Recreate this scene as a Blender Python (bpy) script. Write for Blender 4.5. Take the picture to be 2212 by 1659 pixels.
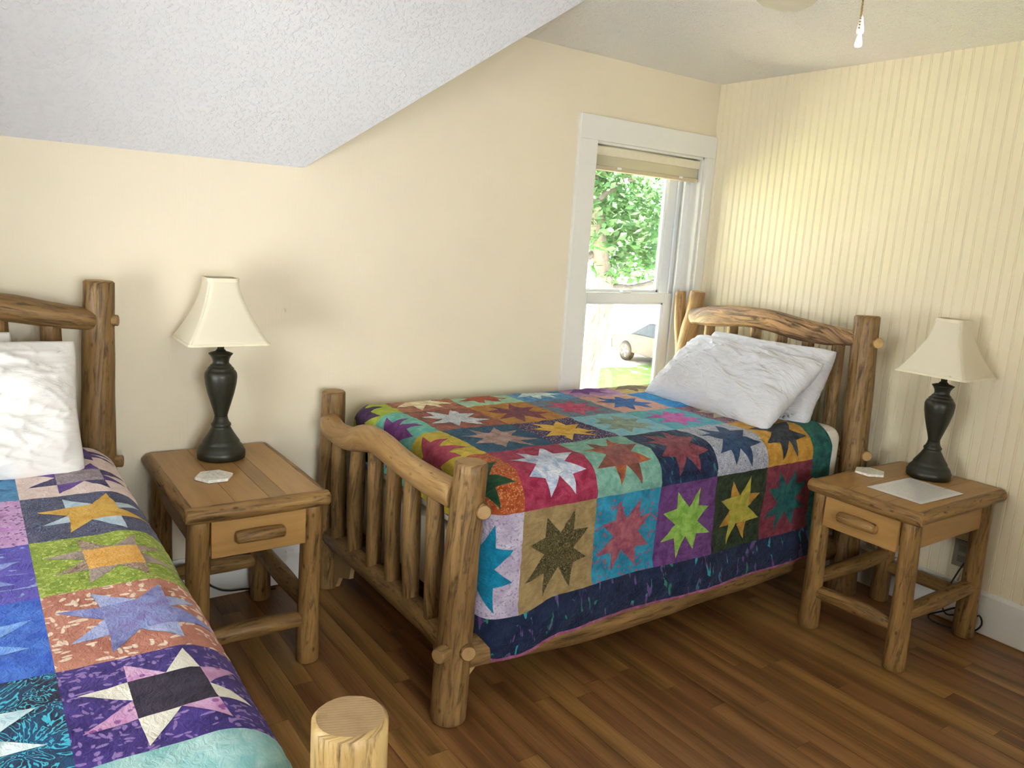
import bpy, bmesh, math, random
from mathutils import Vector, Matrix, noise
from mathutils.geometry import delaunay_2d_cdt
R = math.radians
SC = bpy.context.scene
COL = SC.collection
for o in list(bpy.data.objects):
    bpy.data.objects.remove(o)

# ------------------------------------------------------------------ camera
CAM_POS = Vector((-3.394, -3.017, 1.4966))
YAW, PITCH, ROLL, FPX = R(35.465), R(-10.745), R(3.818), 1690.66
cam_d = bpy.data.cameras.new('camera')
cam_d.sensor_fit = 'HORIZONTAL'; cam_d.sensor_width = 36.0
cam_d.lens = FPX / 2212 * 36.0
cam_d.clip_start = 0.02; cam_d.clip_end = 300
cam = bpy.data.objects.new('camera', cam_d); COL.objects.link(cam)
fwd = Vector((math.sin(YAW)*math.cos(PITCH), math.cos(YAW)*math.cos(PITCH), math.sin(PITCH)))
rgt = Vector((math.cos(YAW), -math.sin(YAW), 0)); upv = rgt.cross(fwd)
r2 = rgt*math.cos(ROLL) + upv*math.sin(ROLL); u2 = -rgt*math.sin(ROLL) + upv*math.cos(ROLL)
M = Matrix((r2, u2, -fwd)).transposed().to_4x4(); M.translation = CAM_POS
cam.matrix_world = M
SC.camera = cam

# ------------------------------------------------------------------ light
SC.view_settings.view_transform = 'Standard'; SC.view_settings.look = 'None'
SC.view_settings.gamma = 1.0; SC.view_settings.use_curve_mapping = False
SC.view_settings.exposure = 0.2
world = bpy.data.worlds.new('hazy_sky'); SC.world = world; world.use_nodes = True
bg = world.node_tree.nodes['Background']
bg.inputs['Color'].default_value = (0.86, 0.93, 1.0, 1); bg.inputs['Strength'].default_value = 7.5
sun_d = bpy.data.lights.new('sun', 'SUN'); sun_d.energy = 165; sun_d.angle = R(1.0); sun_d.color = (1, 0.95, 0.86)
sun = bpy.data.objects.new('sun', sun_d); COL.objects.link(sun)
sun.rotation_euler = Vector((-0.20, 0.07, -0.98)).to_track_quat('-Z', 'Y').to_euler()
def window_daylight(name, loc, aim, sx, sy, power, color):
    d = bpy.data.lights.new(name, 'AREA'); d.shape = 'RECTANGLE'; d.size = sx; d.size_y = sy
    d.energy = power; d.color = color
    o = bpy.data.objects.new(name, d); COL.objects.link(o); o.location = loc
    o.rotation_euler = Vector(aim).to_track_quat('-Z', 'Z').to_euler()
    return o
# daylight entering by the two windows behind the camera (their openings are in wall_left and wall_front)
window_daylight('daylight_left', (-4.72, -1.65, 0.90), (1, 0, 0.28), 1.0, 0.90, 50, (1.0, 0.97, 0.92))
window_daylight('daylight_front', (-3.05, -4.72, 1.35), (0, 1, 0.30), 1.3, 1.2, 74, (1.0, 0.98, 0.96))
SC.cycles.use_denoising = True
SC.cycles.max_bounces = 6; SC.cycles.diffuse_bounces = 4; SC.cycles.glossy_bounces = 2; SC.cycles.transmission_bounces = 2; SC.cycles.transparent_max_bounces = 8
SC.cycles.use_adaptive_sampling = True; SC.cycles.adaptive_threshold = 0.16; SC.cycles.adaptive_min_samples = 14
SC.cycles.sample_clamp_indirect = 6.0
SC.cycles.caustics_reflective = False; SC.cycles.caustics_refractive = False

# ------------------------------------------------------------------ helpers
def tag(o, label=None, cat=None, group=None, kind=None):
    if label: o['label'] = label
    if cat: o['category'] = cat
    if group: o['group'] = group
    if kind: o['kind'] = kind
    return o
def empty(name, loc=(0, 0, 0), rz=0.0, parent=None):
    o = bpy.data.objects.new(name, None); COL.objects.link(o)
    o.location = loc; o.rotation_euler = (0, 0, rz); o.empty_display_size = 0.1
    if parent: o.parent = parent
    return o
def link(name, me, mats, parent=None, loc=None):
    o = bpy.data.objects.new(name, me); COL.objects.link(o)
    if not isinstance(mats, (list, tuple)): mats = [mats]
    if len(me.materials) == 0:
        for m in mats: me.materials.append(m)
    if parent is not None: o.parent = parent
    if loc is not None: o.location = loc
    return o
def mesh(name, verts, faces, smooth=False, uvs=None, mi=None):
    me = bpy.data.meshes.new(name)
    me.from_pydata([tuple(v) for v in verts], [], faces)
    if mi is not None: me.polygons.foreach_set('material_index', mi)
    if smooth: me.polygons.foreach_set('use_smooth', [True]*len(me.polygons))
    if uvs is not None:
        uv = me.uv_layers.new(name='UVMap')
        for lp in me.loops: uv.data[lp.index].uv = uvs[lp.vertex_index]
    me.update()
    return me
def from_bm(name, bm, mats, parent=None, smooth=False, loc=None):
    me = bpy.data.meshes.new(name); bmesh.ops.recalc_face_normals(bm, faces=bm.faces)
    bm.to_mesh(me); bm.free()
    if smooth: me.polygons.foreach_set('use_smooth', [True]*len(me.polygons))
    return link(name, me, mats, parent, loc)
def box_into(bm, a, b, bevel=0.0, mtx=None):
    x0, y0, z0 = a; x1, y1, z1 = b
    g = bmesh.ops.create_cube(bm, size=1.0)
    vs = g['verts']
    for v in vs:
        v.co = Vector(((x0+x1)/2 + v.co.x*(x1-x0), (y0+y1)/2 + v.co.y*(y1-y0), (z0+z1)/2 + v.co.z*(z1-z0)))
    if bevel > 0:
        es = list({e for v in vs for e in v.link_edges})
        r = bmesh.ops.bevel(bm, geom=es, offset=bevel, segments=2, profile=0.5, affect='EDGES')
        vs = list({v for f in r['faces'] for v in f.verts} | {v for v in vs if v.is_valid})
    if mtx is not None: bmesh.ops.transform(bm, matrix=mtx, verts=[v for v in vs if v.is_valid])
def box(name, a, b, mat, parent=None, bevel=0.0, mtx=None):
    bm = bmesh.new(); box_into(bm, a, b, bevel, mtx)
    return from_bm(name, bm, mat, parent)
def lathe(name, prof, mat, parent=None, seg=32, loc=None, cap=True):
    V, F = [], []
    for (r, z) in prof:
        for k in range(seg):
            a = 2*math.pi*k/seg; V.append((r*math.cos(a), r*math.sin(a), z))
    n = len(prof)
    for i in range(n-1):
        for k in range(seg):
            k2 = (k+1) % seg
            F.append((i*seg+k, i*seg+k2, (i+1)*seg+k2, (i+1)*seg+k))
    if cap:
        F.append(tuple(range(seg-1, -1, -1))); F.append(tuple((n-1)*seg+k for k in range(seg)))
    return link(name, mesh(name, V, F, True), mat, parent, loc)
def catmull(pts, step=0.03):
    P = [Vector(p) for p in pts]
    if len(P) == 2: Q = [P[0]+(P[0]-P[1])] + P + [P[1]+(P[1]-P[0])]
    else: Q = [2*P[0]-P[1]] + P + [2*P[-1]-P[-2]]
    out, par = [], []
    for i in range(1, len(Q)-2):
        L = (Q[i+1]-Q[i]).length; n = max(2, int(L/step))
        for k in range(n):
            t = k/n
            a, b, c, d = Q[i-1], Q[i], Q[i+1], Q[i+2]
            out.append(0.5*((2*b) + (c-a)*t + (2*a-5*b+4*c-d)*t*t + (3*b-a-3*c+d)*t**3)); par.append(i-1+t)
    out.append(Q[-2]); par.append(len(P)-1.0)
    return out, par
def tube(pts, rads, seed=0, seg=18, step=0.03, wob=0.05, chamfer=0.006, flat=None):
    """a log: side faces (slot 0) and end-grain caps (slot 1)"""
    if not isinstance(rads, (list, tuple)): rads = [rads]*len(pts)
    C, par = catmull(pts, step)
    rr = []
    for t in par:
        i = min(int(t), len(rads)-2) if len(rads) > 1 else 0
        f = t-i; f = f*f*(3-2*f)
        rr.append(rads[i]*(1-f) + rads[min(i+1, len(rads)-1)]*f)
    T = []
    for i in range(len(C)):
        a = C[max(i-1, 0)]; b = C[min(i+1, len(C)-1)]; T.append((b-a).normalized())
    nrm = T[0].orthogonal().normalized()
    rings = []
    s = 0.0
    for i, c in enumerate(C):
        if i: s += (C[i]-C[i-1]).length
        nrm = (nrm - T[i]*nrm.dot(T[i])).normalized(); bi = T[i].cross(nrm)
        rings.append((c, nrm.copy(), bi, rr[i], s))
    if chamfer > 0:
        c, n_, b_, r_, s_ = rings[0]
        rings = [(c, n_, b_, r_-chamfer, s_)] + [(c+T[0]*chamfer, n_, b_, r_, s_+chamfer)] + rings[1:]
        c, n_, b_, r_, s_ = rings[-1]
        rings = rings[:-1] + [(c-T[-1]*chamfer, n_, b_, r_, s_-chamfer), (c, n_, b_, r_-chamfer, s_)]
    V, F, U, MI = [], [], [], []
    W = seg+1
    for (c, n_, b_, r_, s_) in rings:
        for k in range(W):
            a = 2*math.pi*(k % seg)/seg
            d = n_*math.cos(a)+b_*math.sin(a)
            q = Vector((math.cos(a)*1.3+seed*7.1, math.sin(a)*1.3, s_*4.0+seed*3.3))
            q2 = Vector((math.cos(a)*2.2+seed*5.3, math.sin(a)*2.2, s_*14.0))
            rad = r_*(1+wob*noise.noise(q)+wob*0.45*noise.noise(q2))
            V.append(c+d*rad); U.append((2*math.pi*k/seg*r_+seed*1.37, s_+seed*2.11))
    for i in range(len(rings)-1):
        for k in range(seg):
            F.append((i*W+k, i*W+k+1, (i+1)*W+k+1, (i+1)*W+k)); MI.append(0)
    for end in (0, len(rings)-1):
        base = len(V); c, n_, b_, r_, s_ = rings[end]
        ctr = sum((V[end*W+k] for k in range(seg)), Vector())/seg
        V.append(ctr); U.append((seed*0.7, seed*0.3))
        for k in range(seg):
            v = V[end*W+k].copy(); V.append(v)
            U.append((seed*0.7+(v-ctr).dot(n_), seed*0.3+(v-ctr).dot(b_)))
        for k in range(seg):
            a, b = base+1+k, base+1+(k+1) % seg
            F.append((base, b, a) if end == 0 else (base, a, b)); MI.append(1)
    return V, F, U, MI
def log(name, pts, rads, mats, parent, seed=0, seg=18, wob=0.05, step=0.03, chamfer=0.006):
    V, F, U, MI = tube(pts, rads, seed, seg, step, wob, chamfer)
    me = mesh(name, V, F, True, U, MI)
    for p in me.polygons:
        if p.material_index == 1: p.use_smooth = False
    return link(name, me, list(mats), parent)
def cable(name, pts, r, mat, parent=None, seg=8, step=0.012):
    V, F, U, MI = tube(pts, r, 0, seg, step, 0.0, 0.0)
    return link(name, mesh(name, V, F, True, U), mat, parent)

# ------------------------------------------------------------------ materials
def hexc(h):
    c = [int(h[i:i+2], 16)/255 for i in (0, 2, 4)]
    return tuple((x/12.92 if x <= 0.04045 else ((x+0.055)/1.055)**2.4) for x in c) + (1.0,)
class NT:
    def __init__(self, name):
        self.m = bpy.data.materials.new(name); self.m.use_nodes = True
        self.t = self.m.node_tree; self.b = self.t.nodes['Principled BSDF']
    def n(self, typ, **kw):
        nd = self.t.nodes.new(typ)
        for k, v in kw.items():
            if k.startswith('_'): setattr(nd, k[1:], v)
            else: nd.inputs[k.replace('__', ' ')].default_value = v
        return nd
    def l(self, a, b): self.t.links.new(a, b)
    def noise(self, vec, scale, detail=4, rough=0.55, dist=0.0):
        n = self.n('ShaderNodeTexNoise'); n.inputs['Scale'].default_value = scale
        n.inputs['Detail'].default_value = detail; n.inputs['Roughness'].default_value = rough
        n.inputs['Distortion'].default_value = dist
        if vec is not None: self.l(vec, n.inputs['Vector'])
        return n.outputs['Fac']
    def mapping(self, vec, scale=(1, 1, 1), loc=(0, 0, 0), rot=(0, 0, 0)):
        n = self.n('ShaderNodeMapping'); n.inputs['Scale'].default_value = scale
        n.inputs['Location'].default_value = loc; n.inputs['Rotation'].default_value = rot
        self.l(vec, n.inputs['Vector']); return n.outputs['Vector']
    def ramp(self, fac, stops, interp='LINEAR'):
        n = self.n('ShaderNodeValToRGB'); cr = n.color_ramp; cr.interpolation = interp
        while len(cr.elements) < len(stops): cr.elements.new(0.5)
        for e, (p, c) in zip(cr.elements, stops): e.position = p; e.color = c
        self.l(fac, n.inputs['Fac']); return n.outputs['Color']
    def mix(self, fac, a, b, blend='MIX'):
        n = self.n('ShaderNodeMix'); n.data_type = 'RGBA'; n.blend_type = blend
        for s, v in ((n.inputs[0], fac), (n.inputs[6], a), (n.inputs[7], b)):
            if isinstance(v, (int, float, tuple)): s.default_value = v
            else: self.l(v, s)
        return n.outputs[2]
    def math(self, op, a, b=None):
        n = self.n('ShaderNodeMath'); n.operation = op
        for s, v in zip(n.inputs, (a, b)):
            if v is None: continue
            if isinstance(v, (int, float)): s.default_value = v
            else: self.l(v, s)
        return n.outputs[0]
    def bump(self, h, strength=0.3, dist=0.005):
        n = self.n('ShaderNodeBump'); n.inputs['Strength'].default_value = strength
        n.inputs['Distance'].default_value = dist; self.l(h, n.inputs['Height'])
        self.l(n.outputs['Normal'], self.b.inputs['Normal']); return n
    def coord(self, which='Object'):
        return self.n('ShaderNodeTexCoord').outputs[which]
    def pos(self): return self.n('ShaderNodeNewGeometry').outputs['Position']
    def col(self, c):
        s = self.b.inputs['Base Color']
        if isinstance(c, tuple): s.default_value = c
        else: self.l(c, s)
    def rough(self, v):
        s = self.b.inputs['Roughness']
        if isinstance(v, (int, float)): s.default_value = v
        else: self.l(v, s)
BLK, WHT = (0, 0, 0, 1), (1, 1, 1, 1)
def m_plain(name, c, rough=0.5, metal=0.0, var=0.04, scale=30, bump=0.0):
    t = NT(name); c = hexc(c) if isinstance(c, str) else c
    f = t.noise(t.coord(), scale)
    d = tuple(x*(1-var*2) for x in c[:3])+(1,)
    t.col(t.ramp(f, [(0.3, d), (0.7, c)])); t.rough(rough); t.b.inputs['Metallic'].default_value = metal
    if bump: t.bump(f, bump, 0.002)
    return t.m
def m_wall(name, c, fine=True):
    t = NT(name); c = hexc(c); p = t.pos()
    n1 = t.noise(p, 1.3, 3); d = tuple(x*0.96 for x in c[:3])+(1,)
    t.col(t.ramp(n1, [(0.3, d), (0.7, c)])); t.rough(0.62)
    if fine:
        a = t.noise(t.mapping(p, (260, 260, 5)), 1.0, 3, 0.6)
        b = t.noise(t.mapping(p, (90, 90, 90)), 1.0, 2)
        t.bump(t.math('ADD', a, t.math('MULTIPLY', b, 0.3)), 0.20, 0.002)
    return t.m
def m_ceiling(name, c, popcorn):
    t = NT(name); c = hexc(c); p = t.pos(); t.rough(0.85)
    if popcorn:
        v = t.noise(p, 130, 4, 0.7); w = t.noise(p, 45, 3, 0.6)
        t.bump(t.math('ADD', v, t.math('MULTIPLY', w, 0.7)), 0.75, 0.008)
        sp = t.noise(p, 170, 2, 0.7)
        t.col(t.ramp(sp, [(0.24, tuple(x*0.5 for x in c[:3])+(1,)), (0.36, c)]))
    else:
        v = t.noise(p, 75, 3, 0.55); w = t.noise(p, 30, 2, 0.5)
        h = t.ramp(v, [(0.50, BLK), (0.66, WHT)])
        t.bump(t.math('ADD', h, t.math('MULTIPLY', w, 0.6)), 0.5, 0.004); t.col(c)
    return t.m
def m_log(name, light, mid, dark, bark=0.62, rough=0.42, gloss=0.35, spots=0.5):
    t = NT(name); uv = t.coord('UV')
    L, Mi, D = hexc(light), hexc(mid), hexc(dark)
    g = t.noise(t.mapping(uv, (55, 5, 1)), 1.0, 5, 0.65, 0.6)
    base = t.ramp(g, [(0.25, Mi), (0.62, L)])
    big = t.noise(t.mapping(uv, (9, 3, 1)), 1.0, 3, 0.5)
    base = t.mix(t.ramp(big, [(0.42, BLK), (0.72, (0.75, 0.75, 0.75, 1))]), base, Mi)
    b = t.noise(t.mapping(uv, (62, 6.5, 1), (3, 7, 0)), 1.0, 6, 0.72, 0.7)
    bm_ = t.ramp(b, [(bark-0.06, BLK), (bark+0.10, (0.85, 0.85, 0.85, 1))])
    base = t.mix(bm_, base, D)
    vo = t.n('ShaderNodeTexVoronoi'); vo.inputs['Scale'].default_value = 1.0
    t.l(t.mapping(uv, (32, 17, 1)), vo.inputs['Vector'])
    kn = t.ramp(vo.outputs['Distance'], [(0.07, WHT), (0.20, BLK)])
    base = t.mix(t.math('MULTIPLY', kn, spots), base, D)
    ck = t.noise(t.mapping(uv, (70, 1.6, 1), (11, 2, 0)), 1.0, 3, 0.5, 0.3)
    ckm = t.ramp(ck, [(0.735, BLK), (0.76, WHT)])
    base = t.mix(t.math('MULTIPLY', ckm, 0.85), base, tuple(x*0.35 for x in D[:3])+(1,))
    t.col(base); t.rough(rough)
    t.b.inputs['Specular IOR Level'].default_value = gloss
    h = t.math('SUBTRACT', t.math('MULTIPLY', g, 0.5), t.math('ADD', t.math('MULTIPLY', bm_, 0.35), ckm))
    t.bump(h, 0.55, 0.004)
    return t.m
def m_end(name, light, dark):
    t = NT(name); uv = t.coord('UV'); L, D = hexc(light), hexc(dark)
    w = t.n('ShaderNodeTexWave'); w.wave_type = 'RINGS'; w.rings_direction = 'Z'
    w.inputs['Scale'].default_value = 55; w.inputs['Distortion'].default_value = 2.5; w.inputs['Detail'].default_value = 2
    w.inputs['Detail Scale'].default_value = 1.2
    t.l(uv, w.inputs['Vector'])
    n = t.noise(uv, 28, 4)
    base = t.ramp(w.outputs['Fac'], [(0.0, tuple(0.86*x for x in L[:3])+(1,)), (0.8, L)])
    t.col(t.mix(t.ramp(n, [(0.45, BLK), (0.75, (0.6, 0.6, 0.6, 1))]), base, D)); t.rough(0.55)
    t.bump(w.outputs['Fac'], 0.12, 0.001)
    return t.m
def m_board(name, light, mid, knot, axis='y', rough=0.38, sc=1.0):
    """planed pine; grain along the given local axis"""
    t = NT(name); p = t.coord('Object'); L, Mi, K = hexc(light), hexc(mid), hexc(knot)
    oi = t.n('ShaderNodeObjectInfo')
    cm = t.n('ShaderNodeVectorMath'); cm.operation = 'ADD'; t.l(p, cm.inputs[0])
    sv = t.n('ShaderNodeVectorMath'); sv.operation = 'SCALE'; sv.inputs[0].default_value = (13, 7, 5)
    t.l(oi.outputs['Random'], sv.inputs['Scale']); t.l(sv.outputs[0], cm.inputs[1]); p = cm.outputs[0]
    s = {'x': (3, 40, 40), 'y': (40, 3, 40), 'z': (40, 40, 3)}[axis]
    g = t.noise(t.mapping(p, tuple(v*sc for v in s)), 1.0, 5, 0.6, 0.8)
    s2 = {'x': (2, 14, 14), 'y': (14, 2, 14), 'z': (14, 14, 2)}[axis]
    g2 = t.noise(t.mapping(p, s2), 1.0, 2, 0.5, 0.5)
    base = t.ramp(t.math('ADD', t.math('MULTIPLY', g, 0.5), t.math('MULTIPLY', g2, 0.5)), [(0.36, Mi), (0.62, L)])
    vo = t.n('ShaderNodeTexVoronoi'); vo.inputs['Scale'].default_value = 7.5; t.l(p, vo.inputs['Vector'])
    kn = t.ramp(vo.outputs['Distance'], [(0.035, WHT), (0.075, BLK)])
    base = t.mix(t.math('MULTIPLY', kn, 0.8), base, K)
    t.col(base); t.rough(rough); t.bump(g, 0.08, 0.001)
    return t.m
def m_floor():
    t = NT('oak_laminate'); p = t.pos(); oi = t.n('ShaderNodeObjectInfo')
    sv = t.n('ShaderNodeVectorMath'); sv.operation = 'SCALE'; sv.inputs[0].default_value = (3.7, 41, 0)
    t.l(oi.outputs['Random'], sv.inputs['Scale'])
    cm = t.n('ShaderNodeVectorMath'); cm.operation = 'ADD'; t.l(p, cm.inputs[0]); t.l(sv.outputs[0], cm.inputs[1]); q = cm.outputs[0]
    fine = t.noise(t.mapping(q, (120, 4, 1)), 1.0, 4, 0.6, 0.8)
    w = t.n('ShaderNodeTexWave'); w.wave_type = 'BANDS'; w.bands_direction = 'X'
    w.inputs['Scale'].default_value = 1.0; w.inputs['Distortion'].default_value = 14.0; w.inputs['Detail'].default_value = 2.0
    w.inputs['Detail Scale'].default_value = 0.6; w.inputs['Detail Roughness'].default_value = 0.5
    t.l(t.mapping(q, (2.6, 0.22, 1)), w.inputs['Vector'])
    cloud = t.noise(t.mapping(q, (11, 1.6, 1)), 1.0, 2, 0.5)
    base = t.ramp(t.math('ADD', t.math('ADD', t.math('MULTIPLY', fine, 0.45), t.math('MULTIPLY', w.outputs['Fac'], 0.22)), t.math('MULTIPLY', cloud, 0.33)),
                  [(0.26, hexc('4f351d')), (0.48, hexc('7f5831')), (0.74, hexc('a27748'))])
    hv = t.n('ShaderNodeHueSaturation'); hv.inputs['Saturation'].default_value = 1.0
    t.l(t.math('ADD', 0.80, t.math('MULTIPLY', oi.outputs['Random'], 0.42)), hv.inputs['Value'])
    t.l(t.math('ADD', 0.490, t.math('MULTIPLY', oi.outputs['Random'], 0.018)), hv.inputs['Hue'])
    t.l(base, hv.inputs['Color']); t.col(hv.outputs['Color'])
    t.rough(0.36); t.b.inputs['Specular IOR Level'].default_value = 0.45
    t.bump(fine, 0.06, 0.001)
    return t.m
def m_fabric(name, c1, c2, c3=None, motif=None, scale=1.0, seed=0, crinkle=1.0, c4=None):
    """batik cotton printed with an optional motif, quilted by fine crinkles"""
    t = NT(name); uv = t.coord('UV')
    uv = t.mapping(uv, (1, 1, 1), (seed*1.7, seed*0.9, 0))
    A, B = hexc(c1), hexc(c2)
    n = t.noise(uv, 26*scale, 3, 0.62, 0.5)
    base = t.ramp(n, [(0.36, A), (0.64, B)])
    if motif:
        Cc = hexc(c3)
        if motif == 'dots':
            vo = t.n('ShaderNodeTexVoronoi'); vo.inputs['Scale'].default_value = 75*scale; t.l(uv, vo.inputs['Vector'])
            fac = t.ramp(vo.outputs['Distance'], [(0.26, WHT), (0.32, BLK)])
        elif motif == 'leaf':
            wn = t.n('ShaderNodeTexNoise'); wn.inputs['Scale'].default_value = 20; t.l(uv, wn.inputs['Vector'])
            ad = t.n('ShaderNodeVectorMath'); ad.operation = 'MULTIPLY_ADD'
            t.l(wn.outputs['Color'], ad.inputs[0]); ad.inputs[1].default_value = (0.03, 0.03, 0); t.l(uv, ad.inputs[2])
            vo = t.n('ShaderNodeTexVoronoi'); vo.inputs['Scale'].default_value = 1.0
            t.l(t.mapping(ad.outputs[0], (120*scale, 55*scale, 1), (0, 0, 0), (0, 0, 0.7)), vo.inputs['Vector'])
            f1 = t.ramp(vo.outputs['Distance'], [(0.27, WHT), (0.33, BLK)])
            vo2 = t.n('ShaderNodeTexVoronoi'); vo2.inputs['Scale'].default_value = 1.0
            t.l(t.mapping(ad.outputs[0], (50*scale, 110*scale, 1), (3, 5, 0), (0, 0, 0.4)), vo2.inputs['Vector'])
            f2 = t.ramp(vo2.outputs['Distance'], [(0.24, WHT), (0.30, BLK)])
            fac = t.math('MAXIMUM', f1, f2)
        elif motif == 'swirl':
            w = t.noise(uv, 22*scale, 3, 0.5, 2.4)
            s = t.math('SINE', t.math('MULTIPLY', w, 55.0))
            fac = t.ramp(s, [(0.62, BLK), (0.80, WHT)])
        elif motif == 'speck':
            w = t.noise(uv, 190*scale, 3, 0.6)
            fac = t.ramp(w, [(0.56, BLK), (0.62, WHT)])
        elif motif == 'blot':
            w = t.noise(t.mapping(uv, (46*scale, 17*scale, 1)), 1.0, 2, 0.5, 1.2)
            fac = t.ramp(w, [(0.60, BLK), (0.63, WHT)])
            if c4:
                hue = t.noise(t.mapping(uv, (9, 9, 1)), 1.0, 1); Cc = t.ramp(hue, [(0.42, Cc), (0.47, hexc(c4)), (0.55, hexc(c4)), (0.60, hexc('2f9aa6'))])
        base = t.mix(t.math('MULTIPLY', fac, 0.85), base, Cc)
    t.col(base); t.rough(0.85); t.b.inputs['Specular IOR Level'].default_value = 0.15
    t.b.inputs['Sheen Weight'].default_value = 0.08
    a = t.noise(t.mapping(uv, (44, 62, 1)), 1.0, 3, 0.62, 1.2)
    t.bump(a, 0.8*crinkle, 0.011)
    return t.m
def m_linen(name, c, wr=0.5, scale=1.0):
    t = NT(name); p = t.coord('Object'); c = hexc(c)
    t.col(c); t.rough(0.9); t.b.inputs['Specular IOR Level'].default_value = 0.1
    a = t.noise(t.mapping(p, (5*scale, 16*scale, 8*scale), rot=(0, 0, 0.35)), 1.0, 5, 0.6, 0.9)
    t.bump(a, wr, 0.03)
    t.b.inputs['Subsurface Weight'].default_value = 0.0
    return t.m
def m_glass():
    t = NT('window_glass'); nt = t.t
    out = nt.nodes['Material Output']; nt.nodes.remove(t.b)
    tr = nt.nodes.new('ShaderNodeBsdfTransparent'); tr.inputs['Color'].default_value = (0.95, 0.97, 0.96, 1)
    gl = nt.nodes.new('ShaderNodeBsdfGlossy'); gl.inputs['Roughness'].default_value = 0.02
    fr = nt.nodes.new('ShaderNodeFresnel'); fr.inputs['IOR'].default_value = 1.35
    mx = nt.nodes.new('ShaderNodeMixShader')
    nt.links.new(fr.outputs[0], mx.inputs[0]); nt.links.new(tr.outputs[0], mx.inputs[1]); nt.links.new(gl.outputs[0], mx.inputs[2])
    nt.links.new(mx.outputs[0], out.inputs['Surface'])
    return t.m
def m_translucent(name, c, f=0.35, tc=None, rough=0.8):
    t = NT(name); nt = t.t; out = nt.nodes['Material Output']; c = hexc(c); tc = hexc(tc) if tc else c
    t.col(c); t.rough(rough)
    tl = nt.nodes.new('ShaderNodeBsdfTranslucent'); tl.inputs['Color'].default_value = tc
    mx = nt.nodes.new('ShaderNodeMixShader'); mx.inputs[0].default_value = f
    nt.links.new(t.b.outputs[0], mx.inputs[1]); nt.links.new(tl.outputs[0], mx.inputs[2]); nt.links.new(mx.outputs[0], out.inputs['Surface'])
    return t

MAT_WALL = m_wall('cream_wallpaper', 'e8dcc4')
MAT_BEAD = m_wall('cream_beadboard_paint', 'ebdfc2', False)
MAT_CEIL = m_ceiling('popcorn_ceiling', 'f0ede8', True)
MAT_SLOPE = m_ceiling('orange_peel_ceiling', 'dedee3', False)
MAT_WHITE = m_plain('white_trim_paint', 'e4e2dd', 0.4, 0, 0.01)
MAT_VINYL = m_plain('white_vinyl', 'eceef0', 0.35, 0, 0.01)
MAT_FLOOR = m_floor()
MAT_SUB = m_plain('dark_floor_gap', '1d120a', 0.9)
LOG_A = (m_log('varnished_log', '9a794c', '6d502d', '332112', 0.555, spots=0.6), m_end('log_end_grain', 'a88555', '7f6038'))
LOG_H = (m_log('pale_peeled_log', 'b08c5c', '88653b', '4f341c', 0.62), m_end('pale_log_end', 'c8a36a', '9d7646'))
LOG_S = (m_log('stand_log', 'a27e4b', '785730', '3a2412', 0.555, spots=0.8), m_end('stand_log_end', 'b38b52', '8a6435'))
LOG_SLAB = (m_log('bark_slab', 'c59a6a', '6b5344', '2b2420', 0.50), m_end('slab_end', 'c59b66', '94693a'))
PINE = m_board('pine_board', 'b08853', '9b7442', '5f3a1a', 'y')
PINE_X = m_board('pine_drawer_board', 'b68c54', 'a27842', '6a3f1c', 'x')
PINE_D = m_board('pine_dark_band', '9a7849', '866339', '4f3218', 'y')
MAT_GLASS = m_glass()
MAT_BLACK = m_plain('black_rubber', '0c0c0d', 0.5)
MAT_LAMP = m_plain('dark_green_bronze', '2b2b20', 0.40, 0.0, 0.22, 60)
MAT_SHADE = m_translucent('cream_lampshade', 'efe6d0', 0.22).m
MAT_SHADE_TRIM = m_plain('cream_trim', 'e6dcc2', 0.8)
MAT_BRASS = m_plain('antique_brass', '8a7446', 0.4, 0.8)
MAT_SHEET = m_linen('white_sheet', 'e6e1d8', 0.25)
MAT_PILLOW = m_linen('white_pillowcase', 'd4d4db', 0.75)
MAT_PILLOW1 = m_linen('white_pillowcase_smooth', 'e2dfdc', 0.35, 0.6)
MAT_BOXS = m_plain('box_spring_ticking', 'c6bca8', 0.85)
MAT_PLY = m_plain('plywood_bracket', 'b89a6a', 0.6)

# ------------------------------------------------------------------ room shell
H = 2.356; XL, YF = -4.45, -4.45
WX0, WX1, WZ0, WZ1 = -0.848, -0.072, 0.50, 1.972      # window opening
# floor
fl = box('floor', (XL-0.2, YF-0.2, -0.12), (0.2, 0.2, -0.012), MAT_SUB)
tag(fl, 'oak-look laminate floor of narrow brown planks', 'floor', kind='structure')
rnd = random.Random(4)
SW = 0.0715; row = 0; x = 0.0
while x > XL:
    y = 0.0 + rnd.uniform(0.0, 0.9)
    while y > YF:
        L = rnd.choice([0.85, 1.05, 1.25, 1.4]); y1 = max(y-L, YF); y0 = min(y, 0.0)
        if y0-y1 > 0.03:
            g = 0.0005
            box('plank', (x-SW+g, y1+g, -0.012), (x-g, y0-g, 0.0), MAT_FLOOR, fl)
        y -= L
    x -= SW; row += 1
# back wall with the window opening
bm = bmesh.new()
for a, b in (((XL-0.2, 0, 0), (WX0, 0.2, 2.5)), ((WX1, 0, 0), (0.2, 0.2, 2.5)), ((WX0, 0, 0), (WX1, 0.2, WZ0)), ((WX0, 0, WZ1), (WX1, 0.2, 2.5))):
    box_into(bm, a, b)
tag(from_bm('wall_back', bm, MAT_WALL), 'cream papered wall with the window', 'wall', kind='structure')
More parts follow.
